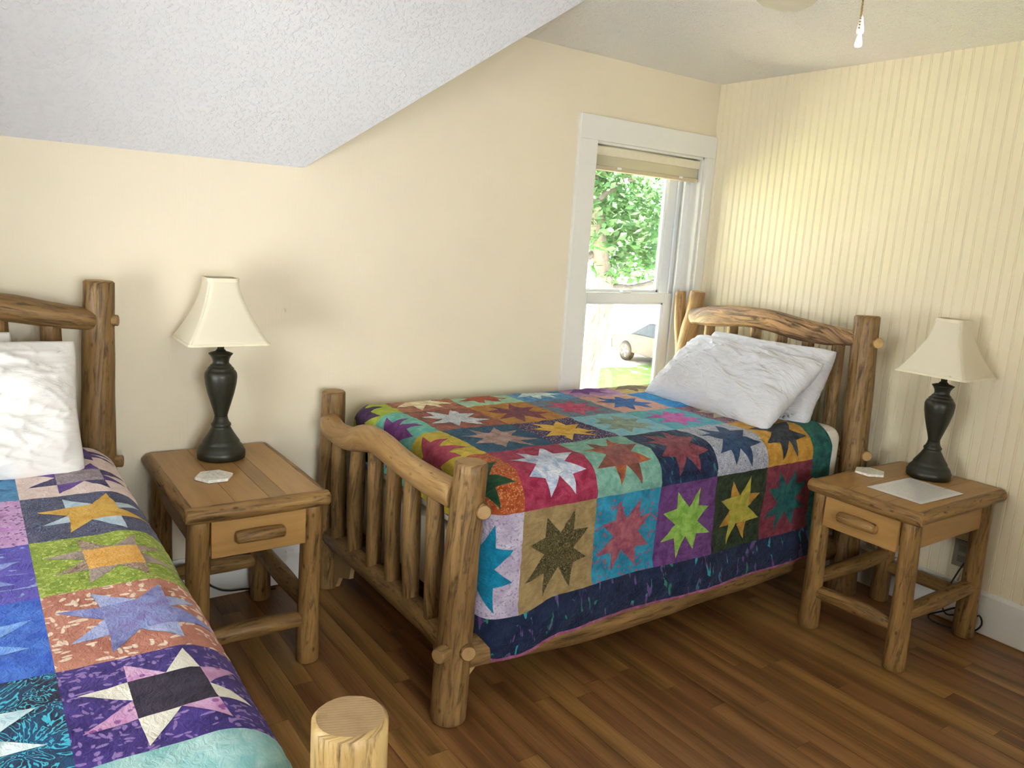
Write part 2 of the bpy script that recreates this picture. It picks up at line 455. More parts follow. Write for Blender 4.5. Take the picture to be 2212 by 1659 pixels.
# right wall, clad in beadboard
wr = box('wall_right', (0.0, YF-0.2, 0), (0.2, 0.0, 2.5), MAT_BEAD)
tag(wr, 'pale yellow beadboard wall behind the patchwork bed', 'wall', kind='structure')
BW = 0.0419
prof = [(0.0, -0.0062), (0.0014, -0.0082), (0.0032, -0.0088), (0.0050, -0.0082), (0.0064, -0.0062), (0.0074, -0.0062), (0.0094, -0.0085), (BW-0.0018, -0.0085), (BW, -0.0062)]
V = [(px, -py, z) for z in (0.17, H) for (py, px) in prof]; n = len(prof)
F = [(i, i+1, n+i+1, n+i) for i in range(n-1)]
bead_me = mesh('board', V, F); bead_me.materials.append(MAT_BEAD)
k = 0
while -k*BW > YF:
    o = bpy.data.objects.new('board', bead_me); COL.objects.link(o); o.parent = wr; o.location = (0, -k*BW, 0); k += 1
# unseen walls with their windows
bm = bmesh.new()
for a, b in (((XL-0.2, YF-0.2, 0), (XL, -2.25, 2.5)), ((XL-0.2, -1.05, 0), (XL, 0.0, 2.5)), ((XL-0.2, -2.25, 0), (XL, -1.05, 0.35)), ((XL-0.2, -2.25, 1.45), (XL, -1.05, 2.5))):
    box_into(bm, a, b)
tag(from_bm('wall_left', bm, MAT_WALL), 'cream wall to the left with a window', 'wall', kind='structure')
bm = bmesh.new()
for a, b in (((XL-0.2, YF-0.2, 0), (-3.75, YF, 2.5)), ((-2.35, YF-0.2, 0), (0.2, YF, 2.5)), ((-3.75, YF-0.2, 0), (-2.35, YF, 0.70)), ((-3.75, YF-0.2, 2.0), (-2.35, YF, 2.5))):
    box_into(bm, a, b)
tag(from_bm('wall_front', bm, MAT_WALL), 'cream wall opposite the window wall', 'wall', kind='structure')
# ceilings
tag(box('ceiling', (XL-0.2, YF-0.2, H), (0.2, 0.2, H+0.12), MAT_CEIL), 'flat white popcorn ceiling', 'ceiling', kind='structure')
K1 = Vector((-2.294, 0, 1.697)); G1 = Vector((-1.478, -0.645, H))
V = [(XL-0.2, 0, 1.697), K1, G1, (XL-0.2, -0.645, H), (XL-0.2, 0, H), (K1.x, 0, H)]
F = [(3, 2, 1, 0), (1, 2, 5), (0, 1, 5, 4), (4, 5, 2, 3), (0, 4, 3)]
tag(link('ceiling', mesh('ceiling_slope', V, F), MAT_SLOPE), 'white sloping ceiling over the left-hand bed', 'ceiling', kind='structure')
# baseboards
def baseboard(name, a, b, th, label):
    ax, ay = a; bx, by = b; d = Vector((bx-ax, by-ay, 0)); L = d.length; d.normalize()
    nr = Vector((-d.y, d.x, 0))
    pr_ = [(0, 0.012), (th, 0.012), (th, 0.172), (th*0.55, 0.188), (0, 0.190)]
    V = []
    for s in (0, L):
        for (t_, z) in pr_: V.append(Vector((ax, ay, z)) + d*s + nr*t_)
    n = len(pr_); F = [(i, (i+1) % n, n+(i+1) % n, n+i) for i in range(n)] + [tuple(range(n-1, -1, -1)), tuple(range(n, 2*n))]
    return tag(link(name, mesh(name, V, F), MAT_WHITE), label, 'baseboard', kind='structure')
baseboard('baseboard_right', (-0.001, YF), (-0.001, 0), 0.018, 'white baseboard under the beadboard wall')
baseboard('baseboard_back', (0, -0.001), (XL, -0.001), 0.016, 'white baseboard along the window wall')

# window_1
w1 = empty('window_1', (-0.46, 0, WZ0)); tag(w1, 'white double-hung window in the corner', 'window', kind='structure')
def wbox(name, a, b, mat=MAT_WHITE, parent=None, bevel=0.002):
    off = Vector((0.46, 0, -WZ0))
    a = Vector(a)+off; b = Vector(b)+off
    return box(name, a, b, mat, parent or w1, bevel)
wbox('casing', (-0.960, -0.022, WZ0-0.12), (WX0, 0.0, WZ1))
wbox('casing', (WX1, -0.022, WZ0-0.12), (-0.010, 0.0, WZ1))
wbox('casing', (-0.960, -0.022, WZ1), (-0.010, 0.0, 2.085))
wbox('sill', (-0.90, -0.05, WZ0-0.03), (-0.02, 0.10, WZ0), bevel=0.004)
wbox('jamb', (WX0-0.002, 0.0, WZ0), (WX0+0.012, 0.2, WZ1)); wbox('jamb', (WX1-0.012, 0.0, WZ0), (WX1+0.002, 0.2, WZ1))
wbox('jamb', (WX0, 0.0, WZ1-0.012), (WX1, 0.2, WZ1+0.002))
for sx in (0, 1):      # side tracks of the sashes
    x0 = WX0+0.012 if sx == 0 else WX1-0.012-0.040
    wbox('track', (x0, 0.070, WZ0), (x0+0.040, 0.082, WZ1-0.012), MAT_VINYL)
    wbox('track', (x0+(0.0 if sx == 0 else 0.012), 0.128, WZ0), (x0+(0.028 if sx == 0 else 0.040), 0.140, WZ1-0.012), MAT_VINYL)
    wbox('track', (x0+(0.0 if sx == 0 else 0.022), 0.186, WZ0), (x0+(0.018 if sx == 0 else 0.040), 0.198, WZ1-0.012), MAT_VINYL)
SX0, SX1 = WX0+0.020, WX1-0.020
def sash(name, y0, y1, z0, z1, stile, top, bot):
    off = Vector((0.46, 0, -WZ0)); bm = bmesh.new()
    for a, b in (((SX0, y0, z0), (SX0+stile, y1, z1)), ((SX1-stile, y0, z0), (SX1, y1, z1)), ((SX0+stile, y0, z1-top), (SX1-stile, y1, z1)), ((SX0+stile, y0, z0), (SX1-stile, y1, z0+bot))):
        box_into(bm, Vector(a)+off, Vector(b)+off, 0.003)
    # glazing bead
    for a, b in (((SX0+stile, y0+0.012, z0+bot), (SX0+stile+0.012, y1-0.006, z1-top)), ((SX1-stile-0.012, y0+0.012, z0+bot), (SX1-stile, y1-0.006, z1-top)),
                 ((SX0+stile, y0+0.012, z1-top-0.010), (SX1-stile, y1-0.006, z1-top)), ((SX0+stile, y0+0.012, z0+bot), (SX1-stile, y1-0.006, z0+bot+0.010))):
        box_into(bm, Vector(a)+off, Vector(b)+off)
    s = from_bm(name, bm, MAT_VINYL, w1)
    ym = (y0+y1)/2+0.004
    wbox('pane', (SX0+stile, ym, z0+bot), (SX1-stile, ym+0.004, z1-top), MAT_GLASS, s, 0)
    return s
lo = sash('lower_sash', 0.088, 0.126, WZ0, 1.232, 0.085, 0.052, 0.07)
up = sash('upper_sash', 0.144, 0.182, 1.185, WZ1-0.012, 0.080, 0.05, 0.05)
wbox('latch', (-0.49, 0.094, 1.232), (-0.43, 0.124, 1.246), MAT_VINYL, lo, 0.003)
for xx in (-0.70, -0.30): wbox('tilt_latch', (xx, 0.092, 1.181), (xx+0.035, 0.10, 1.186), m_plain('grey_latch', '8b8f92', 0.5), lo, 0)
# shade
sh = empty('window_shade', (-0.46, 0.035, 1.84)); tag(sh, 'raised cream window shade at the top of the window', 'window shade')
MAT_CELL = m_translucent('cream_shade_fabric', 'd2ccb6', 0.3).m
def sbox(name, a, b, mat, bevel=0.003):
    off = -Vector((-0.46, 0.035, 1.84)); return box(name, Vector(a)+off, Vector(b)+off, mat, sh, bevel)
sbox('head_rail', (WX0+0.014, 0.010, 1.910), (WX1-0.014, 0.060, 1.954), m_plain('cream_rail', 'e3dac4', 0.5), 0.006)
bm = bmesh.new(); off = -Vector((-0.46, 0.035, 1.84))
box_into(bm, Vector((WX0+0.018, 0.019, 1.860))+off, Vector((WX1-0.018, 0.055, 1.914))+off, 0.005)
from_bm('folded_fabric', bm, MAT_CELL, sh)
sbox('bottom_rail', (WX0+0.016, 0.016, 1.842), (WX1-0.016, 0.058, 1.861), m_plain('beige_rail', 'c9bb9f', 0.5), 0.003)
for xx in (-0.665, -0.225): sbox('clip', (xx-0.012, 0.010, 1.852), (xx+0.012, 0.016, 1.862), MAT_VINYL, 0.001)
# windows behind the camera
def far_window(name, axis, u0, u1, z0, z1, w, label):
    e = empty(name); tag(e, label, 'window', kind='structure')
    def bb(n_, a0, a1, d0, d1, c0, c1, mat):
        if axis == 'x': return box(n_, (w-d1, a0, c0), (w-d0, a1, c1), mat, e)
        return box(n_, (a0, w-d1, c0), (a1, w-d0, c1), mat, e)
    t = 0.05
    bb('frame', u0, u0+t, 0.0, 0.12, z0, z1, MAT_WHITE); bb('frame', u1-t, u1, 0.0, 0.12, z0, z1, MAT_WHITE)
    bb('frame', u0+t, u1-t, 0.0, 0.12, z0, z0+t, MAT_WHITE); bb('frame', u0+t, u1-t, 0.0, 0.12, z1-t, z1, MAT_WHITE)
    bb('rail', u0+t, u1-t, 0.03, 0.08, (z0+z1)/2-0.02, (z0+z1)/2+0.02, MAT_WHITE)
    bb('pane', u0+t, u1-t, 0.05, 0.055, z0+t, (z0+z1)/2-0.02, MAT_GLASS)
    bb('pane', u0+t, u1-t, 0.05, 0.055, (z0+z1)/2+0.02, z1-t, MAT_GLASS)
far_window('window_2', 'x', -2.25, -1.05, 0.35, 1.45, XL, 'white sash window in the left wall')
far_window('window_3', 'y', -3.75, -2.35, 0.70, 2.0, YF, 'white sash window in the front wall')

# ------------------------------------------------------------------ beds
def peg(name, p, d, r, L, mats, parent, seed):
    p = Vector(p); d = Vector(d).normalized()
    return log(name, [p-d*L*0.6, p, p+d*L*0.4], r, mats, parent, seed, 14, 0.03, 0.02, 0.003)
# patchwork bed along the window wall (foot at x=-2.19, head at x=-0.18)
b2 = empty('log_bed', (-1.19, -0.62, 0)); tag(b2, 'rustic peeled-log twin bed under the bright star quilt beside the window', 'bed', 'log beds')
class Off:      # children are written in room coordinates and moved into the parent's frame
    def __init__(self, e): self.o = Vector(e.location)
    def __call__(self, pts): return [Vector(p)-self.o for p in pts]
Q2 = Off(b2)
log('post', Q2([(-2.217, -1.137, 0), (-2.203, -1.135, 0.4), (-2.182, -1.135, 0.832)]), [0.058, 0.055, 0.051], LOG_A, b2, 1, 22)
log('post', Q2([(-2.198, -0.088, 0), (-2.194, -0.094, 0.4), (-2.190, -0.100, 0.838)]), [0.054, 0.051, 0.047], LOG_A, b2, 2, 22)
log('post', Q2([(-0.180, -1.195, 0), (-0.180, -1.150, 0.7), (-0.180, -1.122, 1.255)]), [0.060, 0.057, 0.053], LOG_A, b2, 3, 22)
log('post', Q2([(-0.180, -0.100, 0), (-0.180, -0.100, 0.75), (-0.180, -0.114, 1.02), (-0.180, -0.140, 1.16), (-0.180, -0.152, 1.268)]), [0.060, 0.054, 0.047, 0.042, 0.041], LOG_H, b2, 4, 22)
log('prong', Q2([(-0.185, -0.105, 0.72), (-0.185, -0.082, 0.95), (-0.185, -0.052, 1.08), (-0.185, -0.034, 1.258)]), [0.030, 0.034, 0.031, 0.028], LOG_H, b2, 5, 18)
log('foot_top_rail', Q2([(-2.200, -0.100, 0.705), (-2.225, -0.175, 0.712), (-2.235, -0.275, 0.706), (-2.235, -0.400, 0.716), (-2.235, -0.520, 0.752), (-2.235, -0.622, 0.762), (-2.230, -0.721, 0.746), (-2.225, -0.834, 0.731), (-2.215, -0.955, 0.721), (-2.200, -1.090, 0.714)]),
    [0.042, 0.045, 0.043, 0.046, 0.049, 0.045, 0.044, 0.043, 0.044, 0.044], LOG_H, b2, 6, 22, 0.07)
log('foot_bottom_rail', Q2([(-2.200, -0.12, 0.235), (-2.200, -0.302, 0.236), (-2.205, -0.566, 0.245), (-2.205, -0.78, 0.248), (-2.205, -1.11, 0.238)]), [0.038, 0.041, 0.040, 0.042, 0.040], LOG_A, b2, 7, 18, 0.08)
for i, (y0, y1, zt) in enumerate([(-0.225, -0.222, 0.70), (-0.409, -0.378, 0.71), (-0.556, -0.546, 0.745), (-0.707, -0.702, 0.745), (-0.835, -0.845, 0.725), (-0.990, -0.992, 0.715)]):
    log('spindle', Q2([(-2.205, y1, 0.245), (-2.212, (y0+y1)/2+0.006*math.sin(i*2.3), 0.48), (-2.215, y0, zt)]), [0.028, 0.030+0.003*math.sin(i*1.7), 0.027], LOG_A, b2, 10+i, 16, 0.09)
for (p, d, r, L, s) in [((-2.166, -1.186, 0.692), (-0.30, -0.95, 0.05), 0.0235, 0.05, 31), ((-2.196, -1.194, 0.250), (-0.30, -0.95, 0.1), 0.0245, 0.05, 32), ((-2.268, -1.165, 0.246), (-1, -0.35, 0), 0.0245, 0.05, 33)]:
    peg('peg', Q2([p])[0], d, r, L, LOG_A, b2, s)
SLABPTS = [(-0.215, -0.165, 1.138), (-0.225, -0.326, 1.158), (-0.225, -0.52, 1.177), (-0.225, -0.671, 1.176), (-0.222, -0.817, 1.158), (-0.215, -0.952, 1.150), (-0.200, -1.110, 1.152)]
log('headboard_rail', Q2(SLABPTS), [0.043, 0.053, 0.051, 0.052, 0.051, 0.048, 0.034], LOG_SLAB, b2, 40, 22, 0.06, 0.03, 0.012)
log('headboard_low_rail', Q2([(-0.185, -0.10, 0.64), (-0.19, -0.6, 0.645), (-0.185, -1.14, 0.645)]), [0.036, 0.038, 0.036], LOG_A, b2, 41, 16)
for i, (y, zt) in enumerate([(-0.275, 1.15), (-0.424, 1.17), (-0.566, 1.175), (-0.718, 1.168), (-0.863, 1.152), (-1.020, 1.15)]):
    log('spindle', Q2([(-0.190, y-0.004, 0.645), (-0.192, y+0.004*math.sin(i*3), 0.9), (-0.200, y, zt)]), [0.031, 0.030, 0.028], LOG_A, b2, 50+i, 16, 0.08)
for (p, d, r, s) in [((-0.178, -1.178, 1.145), (-0.55, -0.85, 0), 0.0235, 60), ((-0.178, -1.205, 0.650), (-0.55, -0.85, 0), 0.0235, 61), ((-0.23, -0.165, 1.02), (-1, 0, 0), 0.0, 62)]:
    if r: peg('peg', Q2([p])[0], d, r, 0.055, LOG_H, b2, s)
log('side_rail', Q2([(-2.205, -1.118, 0.200), (-1.6, -1.120, 0.172), (-1.0, -1.118, 0.180), (-0.19, -1.130, 0.200)]), [0.050, 0.058, 0.056, 0.050], LOG_A, b2, 65, 20, 0.07, 0.05)
log('side_rail', Q2([(-2.195, -0.105, 0.200), (-1.2, -0.110, 0.18), (-0.18, -0.105, 0.200)]), [0.048, 0.053, 0.048], LOG_A, b2, 66, 16, 0.05, 0.08)
def bracket(pts, d, th, parent, Q, mat=MAT_PLY):
    P = Q(pts); d = Vector(d)*th; n = len(P)
    V = P+[p+d for p in P]; F = [tuple(range(n)), tuple(range(2*n-1, n-1, -1))]+[(i, n+i, n+(i+1) % n, (i+1) % n) for i in range(n)]
    me = mesh('bracket', V, F); bm = bmesh.new(); bm.from_mesh(me); bmesh.ops.recalc_face_normals(bm, faces=bm.faces); bm.to_mesh(me); bm.free()
    return link('bracket', me, mat, parent)
bracket([(-2.165, -1.105, 0.19), (-2.165, -1.105, 0.085), (-2.150, -1.105, 0.075), (-2.08, -1.105, 0.15), (-2.07, -1.105, 0.19)], (0, 1, 0), 0.018, b2, Q2)
bracket([(-2.19, -0.145, 0.23), (-2.19, -0.145, 0.02), (-2.19, -0.165, 0.02), (-2.19, -0.20, 0.075), (-2.19, -0.30, 0.11), (-2.19, -0.33, 0.23)], (1, 0, 0), 0.018, b2, Q2)
bracket([(-2.225, -1.055, 0.23), (-2.225, -1.085, 0.02), (-2.225, -1.078, 0.02), (-2.225, -1.03, 0.23)], (1, 0, 0), 0.018, b2, Q2, m_plain('pale_strip', '9a8f80', 0.5))
def cushion(name, a, b, mat, r=0.04, label=None, cat=None, seg=4, kind=None):
    c = (Vector(a)+Vector(b))/2; bm = bmesh.new(); bmesh.ops.create_cube(bm, size=1.0)
    for v in bm.verts: v.co = Vector([v.co[i]*(b[i]-a[i]) for i in range(3)]) + Vector((0, 0, (b[2]-a[2])/2))
    bmesh.ops.bevel(bm, geom=list(bm.edges), offset=r, segments=seg, profile=0.5, affect='EDGES')
    o = from_bm(name, bm, mat, None, True, (c.x, c.y, a[2])); tag(o, label, cat); return o
cushion('box_spring', (-2.105, -1.062, 0.255), (-0.255, -0.155, 0.500), MAT_BOXS, 0.02, 'pale box spring inside the bed beside the window', 'box spring')
cushion('mattress', (-2.085, -1.138, 0.502), (-0.240, -0.120, 0.766), MAT_SHEET, 0.06, 'white sheeted mattress under the bright star quilt', 'mattress', 6)

# left-hand bed, headboard on the window wall (head y=-0.12, foot y=-2.107)
b1 = empty('log_bed', (-3.51, -1.11, 0)); tag(b1, 'rustic peeled-log twin bed under the purple star quilt in the left foreground', 'bed', 'log beds')
Q1 = Off(b1)
log('post', Q1([(-3.035, -0.125, 0), (-3.040, -0.120, 0.65), (-3.023, -0.120, 1.262)]), [0.057, 0.054, 0.047], LOG_A, b1, 71, 22)
log('post', Q1([(-4.030, -0.12, 0), (-4.030, -0.12, 0.65), (-4.030, -0.12, 1.262)]), [0.055, 0.052, 0.047], LOG_A, b1, 72, 22)
log('post', Q1([(-2.983, -2.107, 0), (-2.983, -2.107, 0.4), (-2.983, -2.107, 0.828)]), [0.057, 0.055, 0.053], (m_log('pale_log_foot', 'b89c6a', '977847', '45321a', 0.60), m_end('pale_log_foot_end', 'b0926a', '8f724c')), b1, 73, 28, 0.035)
log('post', Q1([(-4.045, -2.107, 0), (-4.045, -2.107, 0.4), (-4.045, -2.107, 0.828)]), [0.057, 0.055, 0.053], LOG_A, b1, 74, 22)
log('headboard_rail', Q1([(-3.040, -0.135, 1.132), (-3.168, -0.145, 1.152), (-3.30, -0.150, 1.176), (-3.53, -0.155, 1.20), (-3.78, -0.15, 1.17), (-4.02, -0.135, 1.130)]), [0.036, 0.041, 0.043, 0.045, 0.042, 0.036], LOG_A, b1, 75, 20)
log('headboard_low_rail', Q1([(-3.04, -0.125, 0.645), (-3.5, -0.13, 0.65), (-4.03, -0.125, 0.645)]), [0.037, 0.039, 0.037], LOG_A, b1, 76, 16)
for i, xx in enumerate((-3.168, -3.310, -3.455, -3.60, -3.745, -3.89)):
    log('spindle', Q1([(xx-0.004, -0.130, 0.645), (xx+0.003, -0.132, 0.9), (xx, -0.138, 1.15+0.02*math.sin((xx+3.1)*-3))]), [0.035, 0.033, 0.029], LOG_A, b1, 80+i, 16, 0.08)
log('foot_top_rail', Q1([(-3.0, -2.115, 0.70), (-3.3, -2.13, 0.70), (-3.53, -2.13, 0.74), (-3.75, -2.13, 0.70), (-4.03, -2.115, 0.70)]), 0.043, LOG_A, b1, 90, 18)
log('foot_bottom_rail', Q1([(-3.0, -2.11, 0.24), (-3.5, -2.11, 0.245), (-4.03, -2.11, 0.24)]), 0.040, LOG_A, b1, 91, 16)
for i in range(6):
    xx = -3.13-0.153*i
    log('spindle', Q1([(xx, -2.11, 0.245), (xx, -2.115, 0.48), (xx, -2.125, 0.71)]), 0.028, LOG_A, b1, 92+i, 14, 0.08)
log('side_rail', Q1([(-3.03, -0.12, 0.20), (-3.01, -1.1, 0.18), (-2.99, -2.10, 0.20)]), [0.045, 0.05, 0.045], LOG_A, b1, 99, 16, 0.06, 0.06)
log('side_rail', Q1([(-4.03, -0.12, 0.20), (-4.035, -1.1, 0.18), (-4.04, -2.10, 0.20)]), [0.045, 0.05, 0.045], LOG_A, b1, 100, 16, 0.06, 0.06)
peg('peg', Q1([(-2.990, -0.138, 1.132)])[0], (1, -0.35, 0), 0.019, 0.05, LOG_A, b1, 101)
peg('peg', Q1([(-2.988, -0.138, 0.645)])[0], (1, -0.35, 0), 0.021, 0.05, LOG_A, b1, 102)
cushion('box_spring', (-3.98, -2.02, 0.255), (-3.068, -0.19, 0.455), MAT_BOXS, 0.02, 'pale box spring inside the left foreground bed', 'box spring')
cushion('mattress', (-3.98, -2.00, 0.457), (-3.065, -0.19, 0.716), MAT_SHEET, 0.07, 'white sheeted mattress under the purple star quilt', 'mattress', 6)

# ------------------------------------------------------------------ quilts
FABN = [0]; CRINKLE = [1.0]
def fab(c1, c2=None, c3=None, motif=None, scale=1.0):
    FABN[0] += 1
    if c2 is None:
        c = [int(c1[i:i+2], 16) for i in (0, 2, 4)]; c2 = ''.join('%02x' % min(255, int(v*1.22+8)) for v in c)
    def mute(hx):
        if hx is None: return None
        r_ = [int(hx[i:i+2], 16) for i in (0, 2, 4)]; g_ = 0.3*r_[0]+0.55*r_[1]+0.15*r_[2]
        return ''.join('%02x' % max(0, min(255, int((g_+(v-g_)*1.06)*0.95))) for v in r_)
    return m_fabric('batik_%02d' % FABN[0], mute(c1), mute(c2), mute(c3), motif, scale, FABN[0], CRINKLE[0])
def star_pieces(rng, tip=0.075, half=0.19):
    """centre square corners and the eight points of a wonky sawtooth star, in unit-block coordinates"""
    c = [Vector((0.5+sx*half+rng.uniform(-.012, .012), 0.5+sy*half+rng.uniform(-.012, .012))) for sx, sy in ((-1, -1), (1, -1), (1, 1), (-1, 1))]
    out = [Vector((0, -1)), Vector((1, 0)), Vector((0, 1)), Vector((-1, 0))]
    pts = []
    for i in range(4):
        a, b = c[i], c[(i+1) % 4]; e = (b-a).normalized()
        m = (a+b)/2+e*rng.uniform(-.03, .03)
        L = 0.5-half-tip
        ta = a+out[i]*(L+rng.uniform(-.05, .03))+e*rng.uniform(-.03, .05)
        tb = b+out[i]*(L+rng.uniform(-.05, .03))+e*rng.uniform(-.05, .03)
        pts.append((a, ta, m)); pts.append((m, tb, b))
    return c, pts
def in_tri(p, a, b, c):
    d1 = (b-a).cross(p-a); d2 = (c-b).cross(p-b); d3 = (a-c).cross(p-c)
    return not ((min(d1, d2, d3) < 0) and (max(d1, d2, d3) > 0))
def build_block(root, S, u0, u1, v0, v1, spec, seed, ng=19, lift=0.0):
    """spec: background, star points, [second point fabric], [centre fabric]"""
    rng = random.Random(seed)
    bgm, sm = spec[0], spec[1]; pm2 = spec[2] if len(spec) > 2 and spec[2] else sm; cm = spec[3] if len(spec) > 3 and spec[3] else sm
    c, tris = star_pieces(rng)
    V, E = [], []
    key = {}
    def av(p):
        k_ = (round(p.x, 4), round(p.y, 4))
        if k_ not in key: key[k_] = len(V); V.append(Vector(k_))
        return key[k_]
    for i in range(ng+1):
        for j in range(ng+1):
            av(Vector((i/ng, j/ng)))
    def seg(a, b):
        n = max(1, int((b-a).length*ng)); idx = [av(a+(b-a)*t/n) for t in range(n+1)]
        for q, r in zip(idx, idx[1:]):
            if q != r: E.append((q, r))
    for i in range(4): seg(c[i], c[(i+1) % 4])
    for (a, b, d) in tris: seg(a, b); seg(b, d)
    vo, eo, fo, *_ = delaunay_2d_cdt(V, E, [], 0, 1e-5)
    groups = {}
    single = not (pm2 is sm and cm is sm)
    for f in fo:
        ctr = sum((vo[i] for i in f), Vector((0, 0)))/len(f)
        ar = abs((vo[f[1]]-vo[f[0]]).cross(vo[f[2]]-vo[f[0]]))
        if ar < 1e-7: continue
        g = 'bg'
        if in_tri(ctr, c[0], c[1], c[2]) or in_tri(ctr, c[0], c[2], c[3]): g = cm
        else:
            for i, t_ in enumerate(tris):
                if in_tri(ctr, *t_):
                    g = sm if (i % 2 == 0) else pm2
                    if single: g = (i, g)
                    break
        groups.setdefault(g, []).append(f)
    parent = None
    for g in ['bg']+[x_ for x_ in groups if x_ != 'bg']:
        idx = {}; VV, UU, FF = [], [], []
        for f in groups[g]:
            ff = []
            for i in f:
                if i not in idx:
                    idx[i] = len(VV); u = u0+(u1-u0)*vo[i].x; v = v0+(v1-v0)*vo[i].y
                    VV.append(S(u, v, 0.003+lift+(0.0 if g == 'bg' else 0.0006))); UU.append((u, v))
                ff.append(idx[i])
            FF.append(ff)
        nm = 'quilt_block' if g == 'bg' else ('star_patch' if not single else ('star_point' if isinstance(g, tuple) else 'star_center'))
        o = link(nm, mesh(nm, VV, FF, True, UU), bgm if g == 'bg' else (g[1] if isinstance(g, tuple) else g), root if g == 'bg' else parent)
        if g == 'bg': parent = o
    return parent
def build_strip(name, root, S, u0, u1, v0, v1, mat, d=0.02, lift=0.0):
    nu = max(2, int(abs(u1-u0)/d)); nv = max(2, int(abs(v1-v0)/d))
    V, U, F = [], [], []
    for i in range(nu+1):
        for j in range(nv+1):
            u = u0+(u1-u0)*i/nu; v = v0+(v1-v0)*j/nv; V.append(S(u, v, lift)); U.append((u, v))
    for i in range(nu):
        for j in range(nv):
            a = i*(nv+1)+j; F.append((a, a+nv+1, a+nv+2, a+1))
    return link(name, mesh(name, V, F, True, U), mat, root)
def sm01(t): t = max(0.0, min(1.0, t)); return t*t*(3-2*t)
def wavy(u, v, s, a): return a*noise.noise(Vector((u*s, v*s, 3.1)))
def puff(u, v):
    # hand-guided quilting: soft rumples between the stitched lines
    w_ = noise.noise(Vector((u*9, v*9, 7.7)))
    return 0.0034*(abs(noise.noise(Vector((u*15+w_*0.8, v*26+w_*0.8, 1.3))))*2-0.5) + 0.0016*noise.noise(Vector((u*40, v*52, 5.5)))

# --- quilt on the bed by the window: u = x (room), v = length along the cross-section from the bottom of the side row
q2 = empty('patchwork_quilt', (-1.2, -0.62, 0.78)); tag(q2, 'multicoloured batik star quilt with navy border on the bed beside the window', 'quilt', 'patchwork quilts')
O2 = Vector(q2.location)
def S2(u, v, lift=0.0):
    RA = 0.11; v1_ = 0.32; v2_ = v1_+RA*math.pi/2; v3_ = v2_+0.875; RB = 0.10
    if v < v1_:
        p = Vector((0, -1.160, 0.350+v)); n_ = Vector((0, -1, 0))
        if v < 0.05: p.y -= 0.028*sm01((0.05-v)/0.14)
    elif v < v2_:
        a = (v-v1_)/RA; n_ = Vector((0, -math.cos(a), math.sin(a))); p = Vector((0, -1.050, 0.670))+n_*RA
    elif v < v3_:
        p = Vector((0, -1.050+(v-v2_), 0.780)); n_ = Vector((0, 0, 1))
    elif v < v3_+RB*math.pi/2:
        a = (v-v3_)/RB; n_ = Vector((0, math.sin(a), math.cos(a))); p = Vector((0, -0.175, 0.680))+n_*RB
    else:
        p = Vector((0, -0.075, 0.680-(v-v3_-RB*math.pi/2))); n_ = Vector((0, 1, 0))
    p.z -= 0.042*sm01((-1.84-u)/0.16)*sm01((0.35-v)/0.35)
    p.z += 0.022*sm01((u+0.75)/0.35)*sm01((0.2-v)/0.25)
    p += n_*(lift + wavy(u, v, 7.0, 0.004) + puff(u, v))
    if v < 0.3: p.y -= 0.010*math.sin(u*9.5)*sm01((0.3-v)/0.4)
    ue = -2.045; r_ = 0.065
    if u >= ue: p.x = u
    else:
        e = ue-u
        if e < r_*math.pi/2: p.x = ue-r_*math.sin(e/r_); offn = r_*(1-math.cos(e/r_))
        else: p.x = ue-r_; offn = r_+(e-r_*math.pi/2)
        if v1_-0.02 < v < v2_+0.02: offn = min(offn, 0.10)
        p -= n_*offn; p.x -= lift
    return p-O2
XB = [-2.290]+[-1.993+0.2993*i for i in range(6)]
YB = [0.305*i for i in range(6)]
bl = lambda *a: a
